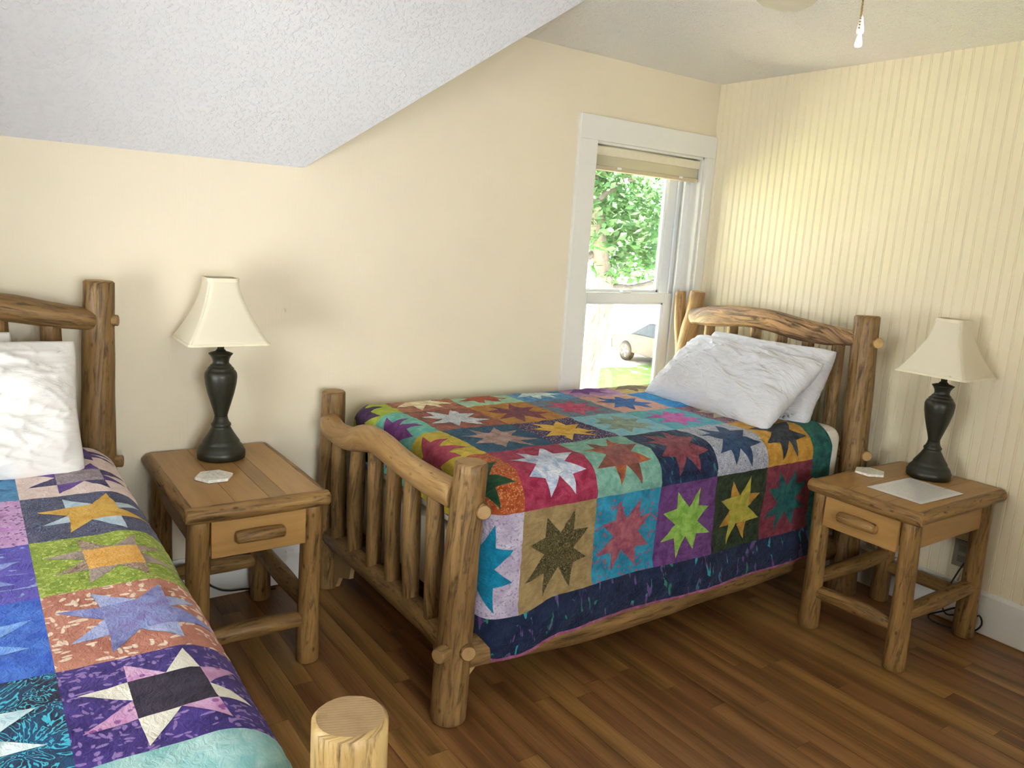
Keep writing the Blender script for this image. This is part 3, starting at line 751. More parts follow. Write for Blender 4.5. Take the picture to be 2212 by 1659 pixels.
ROWS = [
 [bl(fab('b3a6bf', 'd2c8dc', '9286a6', 'speck', 0.6), fab('0f7496', '1b8fb4')), bl(fab('8f7a55', 'ab946a'), fab('34331f', '4a4630', '8d7a4a', 'swirl')), bl(fab('227594', '3a9abc', 'a8586a', 'dots', 0.7), fab('84405a', 'b06a72')),
  bl(fab('5a3269', '764a86'), fab('74a040', 'a4cc6a')), bl(fab('1c2618', '34412a'), fab('a29e3a', 'c4b858'), fab('a5782f', 'c69a4a')), bl(fab('6a2638', '8a3f4c'), fab('144a4c', '2b6e66'))],
 [bl(fab('94401f', 'b4603a', 'cf9460', 'leaf', 1.5), fab('1a3324', '2c5238')), bl(fab('8a2242', 'ac4360'), fab('9fb0d2', 'e4e8f0')), bl(fab('6b9c8e', '8fbcae'), fab('84443a', 'b8703f'), fab('6a4036', '8a5548'), fab('7d4a4c', '9a6058')),
  bl(fab('161f3c', '26365a', '34747c', 'blot'), fab('6f3340', '92505a')), bl(fab('aaaec0', 'c8cad6', '3c4664', 'swirl', 1.4), fab('243a5c', '3a5478')), bl(fab('b3832c', 'd0a450'), fab('292f38', '434a52'))],
 [bl(fab('a8a832', 'd8b450'), fab('8a2c46', 'a84a5c')), bl(fab('143f5c', '2a5f7c'), fab('92746f', 'bca09a')), bl(fab('38274f', '4d386b', 'd8c8c0', 'dots', 1.6), fab('cf9f34', 'e8c464')),
  bl(fab('76b4da', '98c8c8'), fab('76897e', 'a0b0a2')), bl(fab('4698c6', '6fbab0'), fab('b4509f', 'd07cc0')), bl(fab('5a234a', '76406a', 'cfc0b4', 'swirl'), fab('b8ae92', 'd6ceb4'))],
 [bl(fab('5cb0a6', '8ac8b8'), fab('6a2f78', '8a5096')), bl(fab('68504c', 'b46450'), fab('c2ccd8', 'e2e8ee', '7d8ba0', 'speck')), bl(fab('a8762f', 'c69250'), fab('6a2f48', '8a4f5c')),
  bl(fab('5f7288', '8090a2'), fab('b03c68', 'd06a8c')), bl(fab('d09a94', 'e2b8a8'), fab('1f529c', '3f74b8')), bl(fab('1478c8', '38a0e0'), fab('2a90d4', '58b4e6'))],
 [bl(fab('9cb834', 'c0c858'), fab('3c2544', '543860')), bl(fab('94584a', 'c08a70'), fab('e0c8a8')), bl(fab('98c8b0', 'bce0c8'), fab('a04a34', 'b8644a')), bl(fab('4484c0', '78b0da'), fab('b8d0e4')),
  bl(fab('ac7cb4', 'd0a8cc'), fab('6a3f8a')), bl(fab('b89c58', 'd6c084'), fab('6a5a3f'))]]
for r_, rowspec in enumerate(ROWS):
    for c_, spec in enumerate(rowspec):
        build_block(q2, S2, XB[c_], XB[c_+1], YB[r_], YB[r_+1], spec, 100+r_*10+c_)
NAVY = m_fabric('navy_cactus_print', '161f38', '232e4a', '2f8468', 'blot', 0.62, 91, 1.0, '6a4a86')
TEAL = fab('16444a', '2c7264')
XH = -0.372
build_strip('border', q2, S2, XB[0], XB[-1], -0.128, 0.0, NAVY, 0.02, 0.003)
build_strip('border', q2, S2, XB[-1], XH, -0.128, 1.60, TEAL, 0.02, 0.003)
build_strip('border', q2, S2, XB[0], XB[-1], 1.525, 1.66, NAVY, 0.03, 0.003)
build_strip('backing', q2, S2, XB[0], XH, -0.130, 1.66, fab('6a4a6a'), 0.02, -0.009)
MAUVE = fab('8a4a68', 'a8688a')
def binding(root, S, path, r=0.0062, mat=None):
    C_ = [S(u, v, 0.0) for (u, v) in path]
    V, F, U, MI = tube(C_, r, 3, 8, 0.5, 0, 0)
    link('binding', mesh('binding', V, F, True, U), mat or MAUVE, root)
binding(q2, S2, [(-2.20+0.02*i, -0.129) for i in range(int((2.20+XH)/0.02)+1)])
binding(q2, S2, [(XH, -0.129+0.03*i) for i in range(57)], 0.0055, TEAL)

# --- quilt on the left-hand bed: u = y (room), v = length from the column seam x=-3.30 towards the right edge
q1 = empty('patchwork_quilt', (-3.5, -1.1, 0.73)); tag(q1, 'purple, green and blue star quilt on the bed in the left foreground', 'quilt', 'patchwork quilts')
O1 = Vector(q1.location); CRINKLE[0] = 0.45
def S1(u, v, lift=0.0):
    RA = 0.115; xf = -3.118; vf = 0.182; va = vf+RA*math.pi/2; RL = 0.09; xl = -3.93; vl = xl+3.30; vb = vl-RL*math.pi/2
    if v > va: p = Vector((xf+RA+0.004, 0, 0.730-RA-(v-va))); n_ = Vector((1, 0, 0))
    elif v > vf:
        a = (v-vf)/RA; n_ = Vector((math.sin(a), 0, math.cos(a))); p = Vector((xf, 0, 0.730-RA))+n_*RA
    elif v > vl: p = Vector((-3.30+v, 0, 0.730)); n_ = Vector((0, 0, 1))
    elif v > vb:
        a = (vl-v)/RL; n_ = Vector((-math.sin(a), 0, math.cos(a))); p = Vector((xl, 0, 0.730-RL))+n_*RL
    else: p = Vector((xl-RL, 0, 0.730-RL-(vb-v))); n_ = Vector((-1, 0, 0))
    p += n_*(lift+wavy(u, v, 6.0, 0.004)+0.55*puff(v, u))
    if v > vf: p.x += 0.02*math.sin(u*6.0)*sm01((v-va)/0.3)
    ue = -1.945; r_ = 0.08
    if u >= ue: p.y = u
    else:
        e = ue-u
        if e < r_*math.pi/2: p.y = ue-r_*math.sin(e/r_); offn = r_*(1-math.cos(e/r_))
        else: p.y = ue-r_; offn = r_+(e-r_*math.pi/2)
        if vf-0.02 < v < va+0.02 or vb-0.02 < v < vl+0.02: offn = min(offn, 0.085)
        p -= n_*offn
    return p-O1
UB = [-0.235, -0.395, -0.705, -1.028, -1.33, -1.633, -1.915]
MAIN = [bl(fab('e2cac6', 'f2e4e0'), fab('4c3178', '6a4a96'), fab('362c56')), bl(fab('e2cac6', 'f2e0da'), fab('503480', '6e4a9a'), fab('332a52', '4a3f6c', '6a7aa0', 'speck'), fab('94868e', 'b8aab0', '6a5f72', 'swirl')),
 bl(fab('3c3854', '584f6a', '6884a8', 'swirl'), fab('cf9c34', 'e4bc60'), fab('a8c2d8', 'ccdce8')), bl(fab('7c9630', 'a0b24a', 'c4cc70', 'leaf', 0.9), fab('9a8a86', 'b8a49a'), fab('a08878', 'c0aa98', '76584a', 'swirl'), fab('e2a848', 'f0bc70')),
 bl(fab('b0705f', 'c88c78', 'f4e2d0', 'leaf', 0.55), fab('7478b8', '9aa0d2'), fab('98a2d6', 'b8c0e4'), fab('8478b4', '8f9ad0')), bl(fab('33226c', '4a3688', '9c80be', 'leaf', 0.75), fab('e6e2d4', 'f2eee4'), fab('c890c4', 'dcb4d8', '8a4a94', 'dots', 0.7), fab('241d2e', '3a3046'))]
COLB = [bl(fab('3a74a4', '5a94c0'), fab('2a5a88')), bl(fab('3a78ac', '5a9ac8'), fab('2a5a88')), bl(fab('bc90c4', 'd8b0dc', '4a3070', 'dots', 1.1), fab('a878b8')), bl(fab('4c42a8', '6a60c0', '9cb4de', 'blot', 0.7), fab('7a8ad0', '98a8e0')),
 bl(fab('2f58bc', '4a78d4'), fab('5c8ade', '84b0ee')), bl(fab('23233c', '1f4c74', '4cc4e0', 'swirl', 0.6), fab('bcdcea', 'e4f2f6'))]
COLA = [bl(fab('a8708a'), fab('3f4a80')), bl(fab('a8708a'), fab('3f4a80')), bl(fab('4a8a7a'), fab('c8b060')), bl(fab('7a4a8a'), fab('b0c4e0')), bl(fab('c09060'), fab('503878')), bl(fab('4a68a8'), fab('d8c0d0'))]
COLC = [bl(fab('6a5a80'), fab('3c3060')), bl(fab('6a5a80'), fab('c8b8d0')), bl(fab('6e6880'), fab('3c3854')), bl(fab('5c5a84'), fab('b0a070')), bl(fab('5a4a6a'), fab('9098c4')), bl(fab('3c2c64'), fab('8a78b4'))]
for i in range(6):
    build_block(q1, S1, UB[i], UB[i+1], 0.0, 0.305, MAIN[i], 300+i, 21)
    build_block(q1, S1, UB[i], UB[i+1], -0.305, 0.0, COLB[i], 320+i)
    build_block(q1, S1, UB[i], UB[i+1], -0.610, -0.305, COLA[i], 340+i, 9)
    build_block(q1, S1, UB[i], UB[i+1], 0.305, 0.610, COLC[i], 360+i, 11)
AQUA = fab('8cc0c4', 'b4d8d8')
build_strip('border', q1, S1, UB[-1], -2.12, -0.61, 0.61, AQUA, 0.02, 0.003)
build_strip('border', q1, S1, UB[0], -2.12, 0.61, 0.70, fab('2c2450', '443a6c'), 0.025, 0.003)
build_strip('backing', q1, S1, UB[0], -2.12, -1.05, 0.70, fab('6a6a8a'), 0.02, -0.009)
binding(q1, S1, [(UB[0]-0.03*i, 0.701) for i in range(63)])

# ------------------------------------------------------------------ pillows
def pillow(name, w, h, t, mat, Mx, label, seed, group, sag=0.0, wr=0.018, ears=0.55):
    nu, nv = 110, 76; V, F = [], []
    def prof(a, b):
        e = max(0.0, (1-abs(a)**3.6))*max(0.0, (1-abs(b)**3.0)); return e**0.5
    top, bot = {}, {}
    for side in (1, -1):
        for i in range(nu+1):
            for j in range(nv+1):
                a = -1+2*i/nu; b = -1+2*j/nv
                edge = i in (0, nu) or j in (0, nv)
                if side == -1 and edge: bot[(i, j)] = top[(i, j)]; continue
                x_ = a*w/2*(1-0.07*(1-b*b)*abs(a)**3*ears*0+0.0); y_ = b*h/2
                cr = (abs(a)*abs(b))**6; x_ *= 1-0.05*(1-abs(b)**1.5)*abs(a)**4-0.03*cr; y_ *= 1-0.07*(1-abs(a)**1.5)*abs(b)**4-0.03*cr
                z_ = side*t/2*prof(a, b)
                z_ += wr*prof(a, b)*noise.noise(Vector((a*2.6+seed, b*3.4, side*2.0)))*1.6
                rid = 1-abs(noise.noise(Vector((a*3.0+b*2.2+seed*2, b*4.2-a*1.5, side*5.0+seed))))
                z_ += side*wr*0.50*prof(a, b)*(rid**6)
                wq = noise.noise(Vector((a*2+seed, b*2, 1.0)))
                r2_ = 1-abs(noise.noise(Vector((a*2.2+b*5.5+wq+seed*3, b*2.0-a*3.2+wq*2, side*5.0+seed*1.7))))
                r3_ = 1-abs(noise.noise(Vector((a*6.0-b*7.0+wq*2+seed*5, b*4.0+a*3.2, side*5.0+seed*2.7))))
                z_ += side*wr*prof(a, b)**0.7*(0.42*r2_**9+0.26*r3_**7)
                z_ += sag*(a*a)*(-1) + 0.012*noise.noise(Vector((a*1.7, b*1.7, seed+9.0)))
                (top if side == 1 else bot)[(i, j)] = len(V); V.append(Vector((x_, y_, z_)))
    for i in range(nu):
        for j in range(nv):
            F.append((top[(i, j)], top[(i+1, j)], top[(i+1, j+1)], top[(i, j+1)]))
            F.append((bot[(i, j)], bot[(i, j+1)], bot[(i+1, j+1)], bot[(i+1, j)]))
    o = link(name, mesh(name, V, F, True), mat); o.matrix_world = Mx
    tag(o, label, 'pillow', group); return o
def frame(origin, xdir, ydir):
    xd = Vector(xdir).normalized(); yd = Vector(ydir); yd = (yd-xd*yd.dot(xd)).normalized(); zd = xd.cross(yd)
    m = Matrix((xd, yd, zd)).transposed().to_4x4(); m.translation = Vector(origin); return m
pillow('pillow', 0.69, 0.42, 0.17, MAT_PILLOW, frame((-0.365, -0.725, 0.905), (0.03, -1, 0.0), (0.42, 0, 0.86)), 'white pillow propped against the log headboard by the window, behind another', 3.0, 'pillows on the bed by the window')
pillow('pillow', 0.77, 0.44, 0.17, MAT_PILLOW, frame((-0.530, -0.700, 0.912), (-0.06, -1, -0.01), (0.66, 0.10, 0.56)), 'creased white pillow in front on the bed by the window', 7.0, 'pillows on the bed by the window')
pillow('pillow', 0.70, 0.43, 0.15, MAT_PILLOW1, frame((-3.62, -0.262, 0.905), (1, 0.0, 0.0), (0, 0.22, 0.92)), 'white pillow half hidden at the headboard of the left foreground bed', 11.0, 'pillows on the left bed')
pillow('pillow', 0.74, 0.435, 0.18, MAT_PILLOW1, frame((-3.480, -0.405, 0.905), (1, 0.03, -0.02), (0, 0.34, 0.78)), 'white pillow in front on the left foreground bed', 15.0, 'pillows on the left bed')

# ------------------------------------------------------------------ nightstands
def nightstand(loc, rz, label, seed, band):
    """local frame: x across the front (0 to w), y towards the back (0 front, d back), z up"""
    w, d, h = 0.462, 0.667, 0.632
    e = empty('nightstand', loc, rz); tag(e, label, 'nightstand', 'log nightstands')
    # top boards between the edge logs
    xs = [0.026, 0.155, 0.262, 0.318, 0.436]
    for i in range(4):
        box('top_plank', (xs[i]+0.0006, 0.028, h-0.026), (xs[i+1]-0.0006, d-0.004, h-0.0015), PINE_D if (i == 2 and band) else PINE, e, 0.0012)
    log('edge_log', [(0.004, 0.026, h-0.027), (w/2, 0.022, h-0.027), (w-0.004, 0.026, h-0.027)], [0.0265, 0.0275, 0.0265], LOG_S, e, seed+1, 18, 0.04)
    log('edge_log', [(0.024, 0.016, h-0.027), (0.022, d*0.5, h-0.027), (0.024, d-0.002, h-0.027)], [0.025, 0.0265, 0.025], LOG_S, e, seed+2, 18, 0.04)
    log('edge_log', [(w-0.024, 0.016, h-0.027), (w-0.022, d*0.5, h-0.027), (w-0.024, d-0.002, h-0.027)], [0.025, 0.0265, 0.025], LOG_S, e, seed+3, 18, 0.04)
    # legs
    LX0, LX1, LY0, LY1 = 0.050, w-0.052, 0.062, d-0.068
    for i, (lx, ly) in enumerate(((LX0, LY0), (LX1, LY0), (LX0, LY1), (LX1, LY1))):
        sx = -0.004 if lx < w/2 else 0.004; sy = 0.026 if ly < d/2 else 0.012
        log('leg', [(lx+sx, ly+sy*0.8, 0), (lx+sx*0.5, ly+sy*0.3, 0.3), (lx, ly-0.012, h-0.040)], [0.040, 0.036, 0.034], LOG_S, e, seed+5+i, 18, 0.07)
    # stretchers: front and back low, sides a little higher
    log('stretcher', [(LX0, LY0+0.018, 0.160), (w/2, LY0+0.014, 0.168), (LX1, LY0+0.018, 0.160)], [0.026, 0.031, 0.026], LOG_S, e, seed+10, 16, 0.10)
    log('stretcher', [(LX0, LY1+0.008, 0.165), (w/2, LY1+0.008, 0.168), (LX1, LY1+0.008, 0.165)], [0.026, 0.029, 0.026], LOG_S, e, seed+11, 16, 0.08)
    for lx in (LX0, LX1):
        log('stretcher', [(lx, LY0+0.01, 0.215), (lx, d/2, 0.212), (lx, LY1+0.01, 0.218)], [0.027, 0.033, 0.029], LOG_S, e, seed+12+int(lx*10), 16, 0.08)
    # drawer and panels
    dr = box('drawer_front', (0.081, 0.022, 0.458), (w-0.083, 0.040, h-0.052), PINE_X, e, 0.0015)
    log('handle', [(0.150, 0.006, 0.521), (w/2, 0.004, 0.523), (w-0.158, 0.006, 0.521)], [0.0195, 0.0210, 0.0195], LOG_S, dr, seed+20, 14, 0.07)
    for lx in (0.166, w-0.175): log('handle_pin', [(lx, 0.030, 0.521), (lx, 0.006, 0.521)], 0.006, LOG_S, dr, seed+21, 8, 0)
    box('drawer_box', (0.095, 0.041, 0.470), (w-0.097, d-0.06, h-0.075), PINE_X, dr)
    box('side_panel', (0.040, 0.085, 0.475), (0.056, d-0.060, h-0.040), PINE, e)
    box('side_panel', (w-0.056, 0.085, 0.475), (w-0.040, d-0.060, h-0.040), PINE, e)
    box('back_panel', (0.07, d-0.052, 0.475), (w-0.07, d-0.040, h-0.040), PINE_X, e)
    return e
nightstand((-2.889, -0.6885, 0), 0.0, 'log and pine nightstand against the window wall between the two beds', 200, True)
nightstand((-0.690, -1.271, 0), -math.pi/2, 'log and pine nightstand in front of the beadboard wall with a paper on it', 240, False)

# ------------------------------------------------------------------ lamps
def lamp(loc, label):
    e = empty('table_lamp', loc); tag(e, label, 'table lamp', 'bedside table lamps')
    lathe('base', [(0.066, 0.0), (0.083, 0.002), (0.084, 0.026), (0.080, 0.030), (0.078, 0.038), (0.073, 0.046), (0.067, 0.052), (0.065, 0.056), (0.064, 0.062), (0.060, 0.068), (0.052, 0.080), (0.042, 0.096), (0.0345, 0.110), (0.031, 0.116), (0.034, 0.119), (0.0345, 0.126), (0.029, 0.132), (0.0245, 0.142), (0.0225, 0.154)], MAT_LAMP, e, 40)
    lathe('body', [(0.0225, 0.153), (0.0225, 0.158), (0.026, 0.172), (0.036, 0.205), (0.046, 0.240), (0.0535, 0.275), (0.0562, 0.300), (0.0550, 0.312), (0.050, 0.321), (0.045, 0.325), (0.0455, 0.329), (0.040, 0.335), (0.036, 0.338), (0.0365, 0.341), (0.030, 0.346), (0.0275, 0.353), (0.0295, 0.364), (0.036, 0.376), (0.0415, 0.382), (0.041, 0.384), (0.030, 0.388), (0.019, 0.391), (0.014, 0.398)], MAT_LAMP, e, 40)
    lathe('neck', [(0.0118, 0.39), (0.0118, 0.44)], MAT_LAMP, e, 16)
    lathe('stem', [(0.009, 0.435), (0.009, 0.445), (0.016, 0.448), (0.016, 0.50), (0.006, 0.505), (0.004, 0.645)], MAT_BRASS, e, 16)
    # square bell shade
    zt, zb, wt, wb = 0.652, 0.430, 0.052, 0.139
    n = 14; S_, F = [], []; U = []
    per = 24
    def outline(hw, rc):
        pts = []
        for q in range(4):
            a0 = math.pi/2*q
            cx, cy = [(1, 1), (-1, 1), (-1, -1), (1, -1)][q]
            c = Vector((cx*(hw-rc), cy*(hw-rc)))
            for s in range(per//4):
                a = a0+math.pi/2*s/(per//4-1); pts.append(c+Vector((math.cos(a), math.sin(a)))*rc)
        return pts
    rings = []
    for i in range(n+1):
        t = i/n; z = zb+(zt-zb)*t
        hw = wt+(wb-wt)*((1-t)**1.75)*0.86+(wb-wt)*0.14*(1-t)
        rings.append((hw, z))
    th = 0.0022
    allr = [(hw, z) for hw, z in rings]+[(hw-th, z) for hw, z in reversed(rings)]
    for hw, z in allr:
        for p in outline(hw, 0.020): S_.append((p.x, p.y, z))
    m = len(allr)
    for i in range(m):
        for k_ in range(per):
            a = i*per+k_; b = i*per+(k_+1) % per; i2 = (i+1) % m
            F.append((a, b, i2*per+(k_+1) % per, i2*per+k_))
    sh_ = link('lamp_shade', mesh('lamp_shade', S_, F, True), MAT_SHADE, e)
    def hw_at(z):
        t = min(1.0, max(0.0, (z-zb)/(zt-zb))); return wt+(wb-wt)*((1-t)**1.75)*0.86+(wb-wt)*0.14*(1-t)
    for z0, z1 in ((zb-0.001, zb+0.006), (zt-0.012, zt+0.001)):
        V = []; F2 = []
        cs = [(hw_at(z0)+0.0018, z0), (hw_at(z1)+0.0018, z1), (hw_at(z1)-th-0.001, z1), (hw_at(z0)-th-0.001, z0)]
        for hw, z in cs:
            for p in outline(hw, 0.020): V.append((p.x, p.y, z))
        for i_ in range(4):
            for k_ in range(per):
                F2.append((i_*per+k_, i_*per+(k_+1) % per, ((i_+1) % 4)*per+(k_+1) % per, ((i_+1) % 4)*per+k_))
        link('trim', mesh('trim', V, F2, False), MAT_SHADE_TRIM, sh_)
    for cx, cy in ((1, 1), (-1, 1), (-1, -1), (1, -1)):
        line = [Vector((cx*(hw-0.0058), cy*(hw-0.0058), z)) for hw, z in rings]
        V, F2, U2, MI = tube(line, 0.0013, 0, 6, 1.0, 0, 0); link('corner_piping', mesh('corner_piping', V, F2, True, U2), MAT_SHADE, sh_)
    V = []; bm = bmesh.new()
    for a in (0, math.pi/2):
        box_into(bm, (-wt, -0.002, 0.640), (wt, 0.002, 0.643), 0, Matrix.Rotation(a, 4, 'Z'))
    from_bm('spider', bm, MAT_BRASS, sh_)
    lathe('bulb', [(0.010, 0.505), (0.028, 0.545), (0.029, 0.565), (0.018, 0.588), (0.002, 0.594)], m_plain('frosted_bulb', 'e8e6e0', 0.3), e, 16)
    return e
lamp((-2.648, -0.170, 0.632), 'dark bronze table lamp with cream bell shade on the nightstand between the beds')
lamp((-0.165, -1.480, 0.632), 'dark bronze table lamp with cream bell shade in front of the beadboard wall')

# ------------------------------------------------------------------ coasters, paper
def m_marble():
    t = NT('white_marble'); p = t.coord()
    v = t.noise(p, 22, 5, 0.6, 1.6)
    t.col(t.ramp(v, [(0.40, hexc('efece4')), (0.52, hexc('e9e5dc')), (0.56, hexc('c9c6c0')), (0.60, hexc('ece8e0'))])); t.rough(0.25); return t.m
MAT_MARB = m_marble()
def coaster(loc, rz, label):
    bm = bmesh.new(); r = bmesh.ops.create_cone(bm, cap_ends=True, segments=6, radius1=0.062, radius2=0.062, depth=0.010)
    bmesh.ops.translate(bm, verts=bm.verts, vec=(0, 0, 0.005))
    bmesh.ops.bevel(bm, geom=[e_ for e_ in bm.edges if abs(e_.verts[0].co.z-e_.verts[1].co.z) < 1e-4], offset=0.001, segments=1, affect='EDGES')
    o = from_bm('coaster', bm, MAT_MARB, None, False, loc); o.rotation_euler = (0, 0, rz); tag(o, label, 'coaster', 'marble coasters')
coaster((-2.733, -0.404, 0.632), R(30), 'hexagonal white marble coaster beside the lamp between the beds')
coaster((-0.370, -1.345, 0.632), R(-2), 'hexagonal white marble coaster beside the printed paper')
def m_paper():
    t = NT('printed_laminated_sheet'); uv = t.coord('UV')
    sx = t.n('ShaderNodeSeparateXYZ'); t.l(uv, sx.inputs[0]); X_, Y_ = sx.outputs[0], sx.outputs[1]
    ln = t.math('SINE', t.math('MULTIPLY', Y_, 2*math.pi*26)); row_ = t.ramp(ln, [(0.35, BLK), (0.55, WHT)])
    wd = t.noise(t.mapping(uv, (60, 27, 1)), 1.0, 1); wd = t.ramp(wd, [(0.40, BLK), (0.46, WHT)])
    inx = t.math('MULTIPLY', t.math('GREATER_THAN', X_, 0.08), t.math('LESS_THAN', X_, 0.90))
    iny = t.math('MULTIPLY', t.math('GREATER_THAN', Y_, 0.10), t.math('LESS_THAN', Y_, 0.92))
    f = t.math('MULTIPLY', t.math('MULTIPLY', row_, wd), t.math('MULTIPLY', inx, iny))
    ink = t.ramp(Y_, [(0.40, hexc('7d8a90')), (0.55, hexc('b07a70')), (0.66, hexc('b07a70')), (0.75, hexc('757f98'))])
    t.col(t.mix(t.math('MULTIPLY', f, 0.38), hexc('e9e9ee'), ink)); t.rough(0.18); return t.m
V = [(0, 0, 0), (0.216, 0, 0), (0.216, 0.300, 0), (0, 0.300, 0), (0, 0, 0.0008), (0.216, 0, 0.0008), (0.216, 0.300, 0.0008), (0, 0.300, 0.0008)]
pm = mesh('paper_sheet', V, [(3, 2, 1, 0), (4, 5, 6, 7), (0, 1, 5, 4), (1, 2, 6, 5), (2, 3, 7, 6), (3, 0, 4, 7)], False, [(v[1]/0.3, v[0]/0.216) for v in V])
pp = link('paper_sheet', pm, m_paper(), None, (-0.563, -1.450, 0.6325)); pp.rotation_euler = (0, 0, R(-91.5))
tag(pp, 'white printed notice sheet lying in front of the lamp', 'paper')

# ------------------------------------------------------------------ cords and outlet
cd = cable('power_cord', [(-2.66, -0.03, 0.50), (-2.675, -0.028, 0.25), (-2.670, -0.032, 0.10), (-2.635, -0.05, 0.060), (-2.59, -0.055, 0.043), (-2.515, -0.05, 0.032), (-2.43, -0.05, 0.012), (-2.40, -0.04, 0.0042)], 0.0035, MAT_BLACK)
tag(cd, 'thin black lamp cord under the nightstand between the beds', 'power cord', 'lamp cords')
cd = cable('power_cord', [(-0.022, -1.634, 0.308), (-0.04, -1.622, 0.275), (-0.05, -1.605, 0.22), (-0.06, -1.590, 0.16), (-0.075, -1.585, 0.09), (-0.085, -1.61, 0.06), (-0.08, -1.65, 0.075), (-0.07, -1.64, 0.097), (-0.09, -1.60, 0.07), (-0.10, -1.548, 0.03), (-0.095, -1.565, 0.010), (-0.085, -1.61, 0.006), (-0.07, -1.66, 0.008), (-0.052, -1.71, 0.020), (-0.047, -1.735, 0.060), (-0.05, -1.722, 0.095), (-0.055, -1.70, 0.07), (-0.06, -1.69, 0.02)], 0.0036, MAT_BLACK)
tag(cd, 'tangled black lamp cord under the nightstand at the beadboard wall', 'power cord', 'lamp cords')
pg = box('plug', (-0.034, -1.646, 0.296), (-0.012, -1.622, 0.322), MAT_BLACK, None, 0.004); tag(pg, 'black plug in the wall outlet behind the nightstand', 'plug')
oe = empty('wall_outlet', (-0.012, -1.60, 0.31)); tag(oe, 'grey wall outlet behind the nightstand legs', 'outlet')
box('cover_plate', (-0.004, -0.036, -0.058), (0.003, 0.036, 0.058), m_plain('grey_plate', '8f8a78', 0.4), oe, 0.002)
for zz in (-0.022, 0.022): box('socket', (-0.006, -0.016, zz-0.014), (-0.0035, 0.016, zz+0.014), m_plain('socket_grey', '6f6b5e', 0.4), oe, 0.001)

# ------------------------------------------------------------------ ceiling fan
HX, HY = -2.238, -2.254
fan = empty('ceiling_fan', (HX, HY, H)); tag(fan, 'ceiling fan with beige blades and two white pull chains', 'ceiling fan')
MAT_FAN = m_plain('beige_fan_enamel', 'cfc8b4', 0.35)
MAT_BLADE = m_plain('beige_fan_blade', 'c9c1a8', 0.45)
lathe('canopy', [(0.02, -0.075), (0.055, -0.06), (0.075, -0.02), (0.078, 0.0)], MAT_FAN, fan, 28)
lathe('downrod', [(0.013, -0.16), (0.013, -0.06)], MAT_FAN, fan, 16)
lathe('motor_housing', [(0.04, -0.335), (0.09, -0.325), (0.125, -0.29), (0.135, -0.25), (0.12, -0.20), (0.06, -0.165), (0.02, -0.155)], MAT_FAN, fan, 36)
lathe('switch_cup', [(0.03, -0.405), (0.052, -0.395), (0.058, -0.36), (0.055, -0.33)], MAT_FAN, fan, 28)
for k in range(5):
    a = R(50.2)+k*2*math.pi/5
    be = Matrix.Rotation(a, 4, 'Z')
    pts = [(0.17, -0.050), (0.20, -0.058), (0.56, -0.062), (0.620, -0.045), (0.645, -0.020), (0.645, 0.028), (0.620, 0.050), (0.56, 0.064), (0.20, 0.058), (0.17, 0.050)]
    tw = Matrix.Rotation(R(11), 4, 'X'); zc = -0.309
    V = [be @ (Matrix.Translation((0, 0, zc)) @ (tw @ Vector((p[0], p[1], s)))) for s in (-0.003, 0.003) for p in pts]
    n = len(pts); F = [tuple(range(n-1, -1, -1)), tuple(range(n, 2*n))]+[(i, (i+1) % n, n+(i+1) % n, n+i) for i in range(n)]
    bo = link('blade', mesh('blade', V, F), MAT_BLADE, fan)
    box('blade_iron', (0.10, -0.022, zc-0.004), (0.215, 0.022, zc+0.006), MAT_FAN, bo, 0.002, be)
def chain(x_, y_, z0, z1):
    bm = bmesh.new(); z = z0
    while z > z1:
        bmesh.ops.create_icosphere(bm, subdivisions=1, radius=0.0017, matrix=Matrix.Translation((x_-HX, y_-HY, z-H))); z -= 0.0044
    c = from_bm('pull_chain', bm, MAT_BRASS, fan, True)
    lathe('fob', [(0.0008, z1-H+0.002), (0.0026, z1-H), (0.0034, z1-H-0.006), (0.0056, z1-H-0.016), (0.0062, z1-H-0.021), (0.0050, z1-H-0.0245), (0.001, z1-H-0.0255)], m_plain('white_fob', 'dedee6', 0.3), c, 16)
chain(-2.247, -2.2575, 1.97, 1.8405)
chain(-2.2405, -2.2535, 1.97, 1.8600)

# ------------------------------------------------------------------ outside
ZG = -2.4
def m_ground():
    t = NT('lawn_and_drive'); p = t.pos()
    sx = t.n('ShaderNodeSeparateXYZ'); t.l(p, sx.inputs[0])
    n1 = t.noise(p, 1.8, 5, 0.65); n2 = t.noise(p, 0.35, 3)
    grass = t.ramp(n1, [(0.3, hexc('4f7a2c')), (0.7, hexc('8fae50'))])
    grav = t.ramp(n1, [(0.3, hexc('a89a86')), (0.7, hexc('d2c4ac'))])
    dd = t.math('ADD', t.math('SUBTRACT', sx.outputs[1], t.math('MULTIPLY', sx.outputs[0], 0.12)), t.math('MULTIPLY', n2, 3.0))
    f = t.math('MAXIMUM', t.math('GREATER_THAN', dd, 14.8), t.math('LESS_THAN', dd, 10.8))
    t.col(t.mix(f, grass, grav)); t.rough(0.95); return t.m
gd = box('ground', (-40, 0.3, ZG-0.2), (60, 70, ZG), m_ground()); tag(gd, 'sunlit lawn and gravel drive outside the window', 'ground', kind='structure')
BARK = m_log('tree_bark', '7d7670', '5f5751', '3a332e', 0.55, 0.9, 0.1); BARK_E = m_end('bark_end', '9a8f84', '7a6f66')
LEAF = m_translucent('green_leaf', '355c38', 0.4, '4c7a44', 0.6).m
LEAF2 = m_translucent('deep_green_leaf', '2f5638', 0.4, '44703f', 0.6).m
